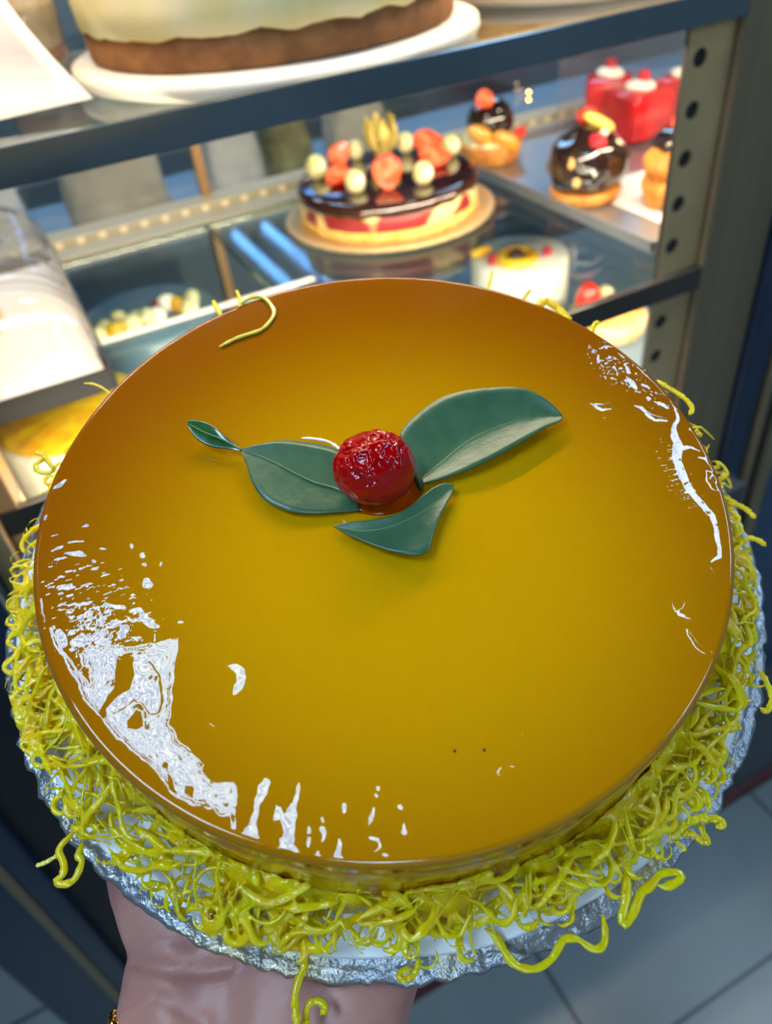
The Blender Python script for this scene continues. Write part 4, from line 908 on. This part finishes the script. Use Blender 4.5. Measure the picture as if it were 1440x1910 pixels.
strand_obj('egg_thread', [(119.8,5.8),(120.8,1.6),(122.4,-4.1),(122.8,-8.4),(121.6,-12),(118.9,-13.6)], -.012, .0011, 'egg thread arching out past the upper right rim')
strand_obj('egg_thread', [(121.7,-41.7),(124.5,-43.7),(126,-47),(126.1,-51.4)], -.035, .0013, 'pointed egg thread at the right edge of the board')
strand_obj('egg_thread', [(112.2,-53.9),(115.5,-56.1),(119.3,-56.8),(121.4,-59.4),(121.8,-61.9)], -.036, .0012, 'egg thread arching off the right edge of the frame')
strand_obj('egg_thread', [(87.9,-96.6),(87.3,-99.6),(85.9,-103.3),(84,-106.1),(80.2,-107.9),(79.2,-106)], -.038, .0011, 'egg thread looping over the right edge of the board')
strand_obj('egg_thread', [(-97.5,88.9),(-95.1,85.8),(-94,81.9),(-93,77.8)], -.015, .0010, 'dark egg thread end at the left rim against the mango cake')
strand_obj('egg_thread', [(-94.6,84.6),(-97.1,84.5),(-98.6,83.5),(-98.7,80.9),(-97.2,78.8),(-94.6,77.5),(-92.7,78.5)], -.016, .0010, 'egg thread loop at the left rim against the mango cake')
strand_obj('egg_thread', [(-72,108.7),(-69.1,106.8),(-66.7,103.5),(-64.7,98.9),(-63.1,92.7)], -.010, .0006, 'fine pointed egg thread at the upper left rim')
strand_obj('egg_thread', [(-11.8,129.2),(-12.1,124.1),(-12.1,120.3),(-12,114.4)], -.010, .0011, 'egg thread tip behind the upper left rim')
strand_obj('egg_thread', [(-0.9,130.4),(-1.6,125),(-3.6,119.3),(-4.7,114)], -.010, .0009, 'upright egg thread tip behind the upper left rim')
strand_obj('egg_thread', [(98.3,87.9),(93.8,82.5),(90.2,79.1),(86.6,75)], -.010, .0006, 'hair thin egg thread behind the top rim')
strand_obj('egg_thread', [(105.9,70.2),(102.5,68.3),(98.8,65.9),(95.2,62.7)], -.010, .0009, 'stubby egg thread behind the top right rim')
strand_obj('egg_thread', [(102.3,59.4),(106.4,61.6),(108.7,58.1),(109.1,52.7),(108.4,46.5)], -.010, .0019, 'thick egg thread clump behind the top right rim')
strand_obj('egg_thread', [(118.7,40.7),(115.9,40.2),(112.8,37.7),(109.2,34.9)], -.010, .0012, 'egg thread nub behind the right of the top rim')
strand_obj('egg_thread', [(-6.7,108.5),(-1.2,109.9),(3.2,108.5),(4.7,102.9),(4,97.2),(0.4,93.3),(-4.1,90.9),(-9.3,91),(-14.6,91.1),(-21.3,90)], .0008, .0009, 'pale curved egg thread lying on the glaze at the upper left', 'egg_thread_pale')
strand_obj('egg_thread', [(-12.6,34.2),(-9.5,32.3),(-5.8,29.1),(-4.1,26.2),(-2.7,21.6)], .0010, .0006, 'short white thread on the glaze behind the cherry', 'white_card')
strand_obj('egg_thread', [(-81.9,-73.2),(-79.8,-73.9),(-80.3,-76),(-80.8,-78.7),(-81,-80.8)], -.030, .0014, 'flat egg thread standing up against the front of the cake')

GAPS = [(-113.8,-52.3),(-58.8,-107),(70.2,-108.4),(-119.2,78.2),(129.3,-50.6),(-22.7,-122.7),(5,-125),(96.8,-82.2),(-105.2,-71.5),(-128.3,19),(-117.4,-23.6),(-70.9,-97.3)]
gap = [(math.atan2(y, x), 1.0) for x, y in GAPS]
bx_, by_ = .003, .0080
def dens(t):
    d = 1.0
    for k, (g_, w) in enumerate(gap):
        dt = (t - g_ + PI) % (2 * PI) - PI
        d *= 1 - (.8 if k < 7 else .55) * math.exp(-(dt / .075) ** 2)
    return d
AV = []; AF = []
# the bed the threads have sunk into: a lumpy ring, thin or missing where the card shows
nb, nq_ = 420, 9; BV = []
for i in range(nb):
    t = 2 * PI * i / nb; dn = max(0.0, min(1, dens(t) * 1.25 - .25)); c, s_ = math.cos(t), math.sin(t)
    wd = (.0095 + .0030 * noise.noise(Vector((c * 4, s_ * 4, 1)))) * (.25 + .75 * dn)
    for q in range(nq_):
        u = q / (nq_ - 1); r_ = .1105 + wd * u + .0012 * noise.noise(Vector((c * 30, s_ * 30, u * 3)))
        h = -.0412 + (.013 * (.35 + .65 * dn)) * (1 - u ** 1.6) * (1 + .5 * noise.noise(Vector((c * 9, s_ * 9, 7)))) + .0016 * noise.noise(Vector((c * 45, s_ * 45, u * 4)))
        BV.append((r_ * c, r_ * s_, max(-.0413, h)))
    BV.append(((.1105 + wd) * c, (.1105 + wd) * s_, -.0421)); BV.append((.1105 * c, .1105 * s_, -.0421))
nq_ += 2
AV += BV; AF += [(i * nq_ + q, i * nq_ + (q + 1) % nq_, ((i + 1) % nb) * nq_ + (q + 1) % nq_, ((i + 1) % nb) * nq_ + q) for i in range(nb) for q in range(nq_)]
made = 0; tries = 0
while made < 2300 and tries < 20000:
    tries += 1
    t0 = rng.uniform(-PI, PI)
    if rng.random() > dens(t0): continue
    k = rng.random() ** 1.6
    r_ = .1118 + k * .0185
    hb = 1 + .9 * math.exp(-((t0 - .05) / .42) ** 2)
    top = -.0385 + .0165 * hb * (1 - k) ** 1.2 * (.7 + .6 * noise.noise(Vector((math.cos(t0) * 6, math.sin(t0) * 6, 2))))
    h = -.0400 + rng.random() * (top + .0400)
    x, y = r_ * math.cos(t0), r_ * math.sin(t0)
    q_ = rng.random()
    a = rng.uniform(0, 2 * PI) if q_ < .3 else (t0 + PI / 2 * rng.choice((-1, 1)) + rng.gauss(0, .45) if q_ < .75 else t0 + rng.gauss(0, .4) + rng.choice((0, PI)))
    n = rng.randint(8, 24); cur = rng.gauss(0, .05); pts = []; vz = rng.gauss(0, .25)
    for i in range(n):
        pts.append((x, y, h)); cur += rng.gauss(0, .06); cur *= .85; a += cur; vz = vz * .85 + rng.gauss(0, .12)
        x += .00115 * math.cos(a); y += .00115 * math.sin(a); h += .00115 * max(-.7, min(.7, vz))
        d = math.hypot(x, y)
        if d < .1112: x *= .1112 / d; y *= .1112 / d; a += .12 * (1 if math.sin(a - math.atan2(y, x)) > 0 else -1)
        db = math.hypot(x - bx_, y - by_)
        if db > (.1338 if abs(math.atan2(y, x)) > 2.2 else .1298): a += .4 * (1 if math.sin(math.atan2(-(y - by_), -(x - bx_)) - a) > 0 else -1)
        if db > .1375: break
        lim = -.0375 + .018 * hb * max(0, 1 - (d - .1115) / (.017 * hb))
        h = max(-.0402, min(lim, h))
    n = len(pts)
    if n < 6: continue
    rd = rng.choice((rng.uniform(.0003, .0005), rng.uniform(.0004, .0007), rng.uniform(.0006, .0011), rng.uniform(.0008, .0014)))
    w = [rd * (1 + .45 * noise.noise(Vector((i * .35, made, 0)))) * min(1, .35 + min(i, n - 1 - i) / 4) for i in range(n)]
    v, f = tube_geo(pts, w, 7, rng.uniform(.4, 1)); o_ = len(AV); AV += v; AF += [tuple(q + o_ for q in ff) for ff in f]; made += 1
def fused(V, F, voxel, it, name, m):
    me = bpy.data.meshes.new('tmp'); me.from_pydata(V, [], F); me.update()
    o = bpy.data.objects.new('tmp', me); COL.objects.link(o)
    md = o.modifiers.new('r', 'REMESH'); md.mode = 'VOXEL'; md.voxel_size = voxel; md.use_smooth_shade = True
    ms = o.modifiers.new('s', 'SMOOTH'); ms.factor = .5; ms.iterations = it
    ev = o.evaluated_get(bpy.context.evaluated_depsgraph_get())
    out = bpy.data.meshes.new_from_object(ev); out.name = name
    bpy.data.objects.remove(o); bpy.data.meshes.remove(me)
    out.polygons.foreach_set('use_smooth', [True] * len(out.polygons)); out.materials.clear(); out.materials.append(m)
    return out
o = bpy.data.objects.new('egg_threads', fused(AV, AF, .00042, 2, 'egg_threads', MATS['egg_thread'])); COL.objects.link(o); o.matrix_world = CM

tag(o, 'tangle of yellow candied egg threads ringing the amber cake on its board', 'egg thread', None, 'stuff')

# ------------------------------------------------------------------ the hand
def union_mesh(balls, voxel, smooth_n, name):
    mb = MB()
    for (c, r) in balls: mb.blob(c, r, 2)
    me = bpy.data.meshes.new('tmp'); me.from_pydata(mb.v, [], mb.f); me.update()
    o = bpy.data.objects.new('tmp', me); COL.objects.link(o)
    md = o.modifiers.new('r', 'REMESH'); md.mode = 'VOXEL'; md.voxel_size = voxel; md.use_smooth_shade = True
    ms = o.modifiers.new('s', 'SMOOTH'); ms.factor = .5; ms.iterations = smooth_n
    dg = bpy.context.evaluated_depsgraph_get(); ev = o.evaluated_get(dg)
    out = bpy.data.meshes.new_from_object(ev); out.name = name
    bpy.data.objects.remove(o); bpy.data.meshes.remove(me)
    return out
# hand frame in cake axes: f towards the fingers, r towards the little finger, n up
hf = Vector((.53, .848, 0)).normalized(); hr = Vector((hf.y, -hf.x, 0)); W = Vector((-.0985, -.1065, -.0545))
def HP(f, r, n): return W + hf * f + hr * r + Vector((0, 0, n))
balls = []
def chain(pts):
    for (p, ra), (q, rb) in zip(pts[:-1], pts[1:]):
        a, b = HP(*p), HP(*q); L_ = (b - a).length; k = max(2, int(L_ / (min(ra, rb) * .35)))
        for i in range(k + 1): balls.append((tuple(a.lerp(b, i / k)), ra + (rb - ra) * i / k))
for r_ in (-.0255, -.013, 0, .012, .0225): chain([((-.30, r_ * 1.15 - .003, -.085), .0265), ((-.17, r_ * 1.05 - .003, -.056), .0230), ((-.06, r_ * 1.0 - .002, -.036), .0195), ((-.010, r_ - .0005, -.0225), .0185), ((.02, r_ * 1.1, -.0185), .0168)])
FING = ((-.031, .070, .074), (-.010, .076, .082), (.012, .073, .076), (.033, .064, .058))
for r_, kn, ln_f in FING:
    chain([((-.005, r_ * .7, -.018), .0165), ((.03, r_ * .95, -.0165), .0158), ((kn, r_, -.0135), .0120)])
    chain([((kn, r_, -.0130), .0112), ((kn + ln_f * .45, r_ * 1.22, -.0105), .0092), ((kn + ln_f * .75, r_ * 1.32, -.0085), .0082), ((kn + ln_f, r_ * 1.38, -.0075), .0070)])
for q_ in (-.020, 0): chain([((.03, q_ - .002, -.0165), .0158), ((.066, q_ * .9 + .001, -.0140), .0125)])
chain([((.016, -.0265, -.0185), .0170), ((.036, -.0385, -.0175), .0175), ((.055, -.050, -.0160), .0150)])
chain([((.055, -.050, -.0155), .0140), ((.078, -.068, -.0120), .0108), ((.098, -.078, -.0100), .0098), ((.112, -.082, -.0088), .0080)])
chain([((.008, .0275, -.018), .0178), ((.035, .037, -.0165), .0160)])
hm_ = union_mesh(balls, .0014, 26, 'body')
# skin creases at the wrist: shallow grooves across it
CRE = [[(-128.6,-70.4),(-126,-74),(-122.1,-78.1),(-116.2,-82.1),(-109.1,-87),(-98.9,-91.2)], [(-131.8,-84.2),(-123,-85.9),(-118.4,-89.8),(-114.4,-95.4),(-108.8,-101.5)], [(-128.3,-69.4),(-120.9,-74.1),(-111.9,-76.5),(-105.4,-81.1)]]
for v in hm_.vertices:
    c = v.co
    if c.z < -.085 or c.z > -.05: continue
    d = 0
    for k, cr_ in enumerate(CRE):
        for (ax1, ay1), (bx1, by1) in zip(cr_[:-1], cr_[1:]):
            A = Vector((ax1 / 1000, ay1 / 1000)); B = Vector((bx1 / 1000, by1 / 1000)); P = Vector((c.x, c.y)); AB = B - A
            t = max(0, min(1, (P - A).dot(AB) / AB.length_squared)); q = (P - A - AB * t).length
            d = max(d, (.0024, .0012, .0008)[k] * math.exp(-(q / (.0020, .0014, .0011)[k]) ** 2))
    v.co.z -= d
hm_.polygons.foreach_set('use_smooth', [True] * len(hm_.polygons)); hm_.materials.clear(); hm_.materials.append(MATS['skin'])
person = bpy.data.objects.new('person', hm_); COL.objects.link(person); person.matrix_world = CM
tag(person, 'left hand and wrist of a person, palm up under the foil board', 'person')
BRC = HP(-.020, 0, -.0235)
ring_pts = []
for k in range(49):
    a = 2 * PI * k / 48; ring_pts.append(tuple(BRC + hf * (-.018 * math.cos(a)) + hr * (.0455 * math.cos(a)) + Vector((0, 0, .0250 * math.sin(a)))))
br = empty('bracelet', label='thin gold bracelet on the wrist at the bottom left', cat='bracelet', M=CM)
MB().tube(ring_pts, .0014, 10).build('band', MATS['gold'], br)
for k in range(0, 48, 3): MB().blob(ring_pts[k], .0023, 2).build('bead', MATS['gold'], br)

# ------------------------------------------------------------------ world and render look
w = bpy.data.worlds.new('world'); SC.world = w; w.use_nodes = True
bg = w.node_tree.nodes['Background']; bg.inputs[0].default_value = (.7, .72, .75, 1); bg.inputs[1].default_value = .15
SC.view_settings.view_transform = 'Standard'; SC.view_settings.look = 'None'; SC.view_settings.gamma = 1; SC.view_settings.exposure = 0
SC.view_settings.use_curve_mapping = False
SC.cycles.use_denoising = True
SC.cycles.max_bounces = 10; SC.cycles.diffuse_bounces = 3; SC.cycles.glossy_bounces = 5; SC.cycles.transparent_max_bounces = 14
SC.cycles.sample_clamp_indirect = 6
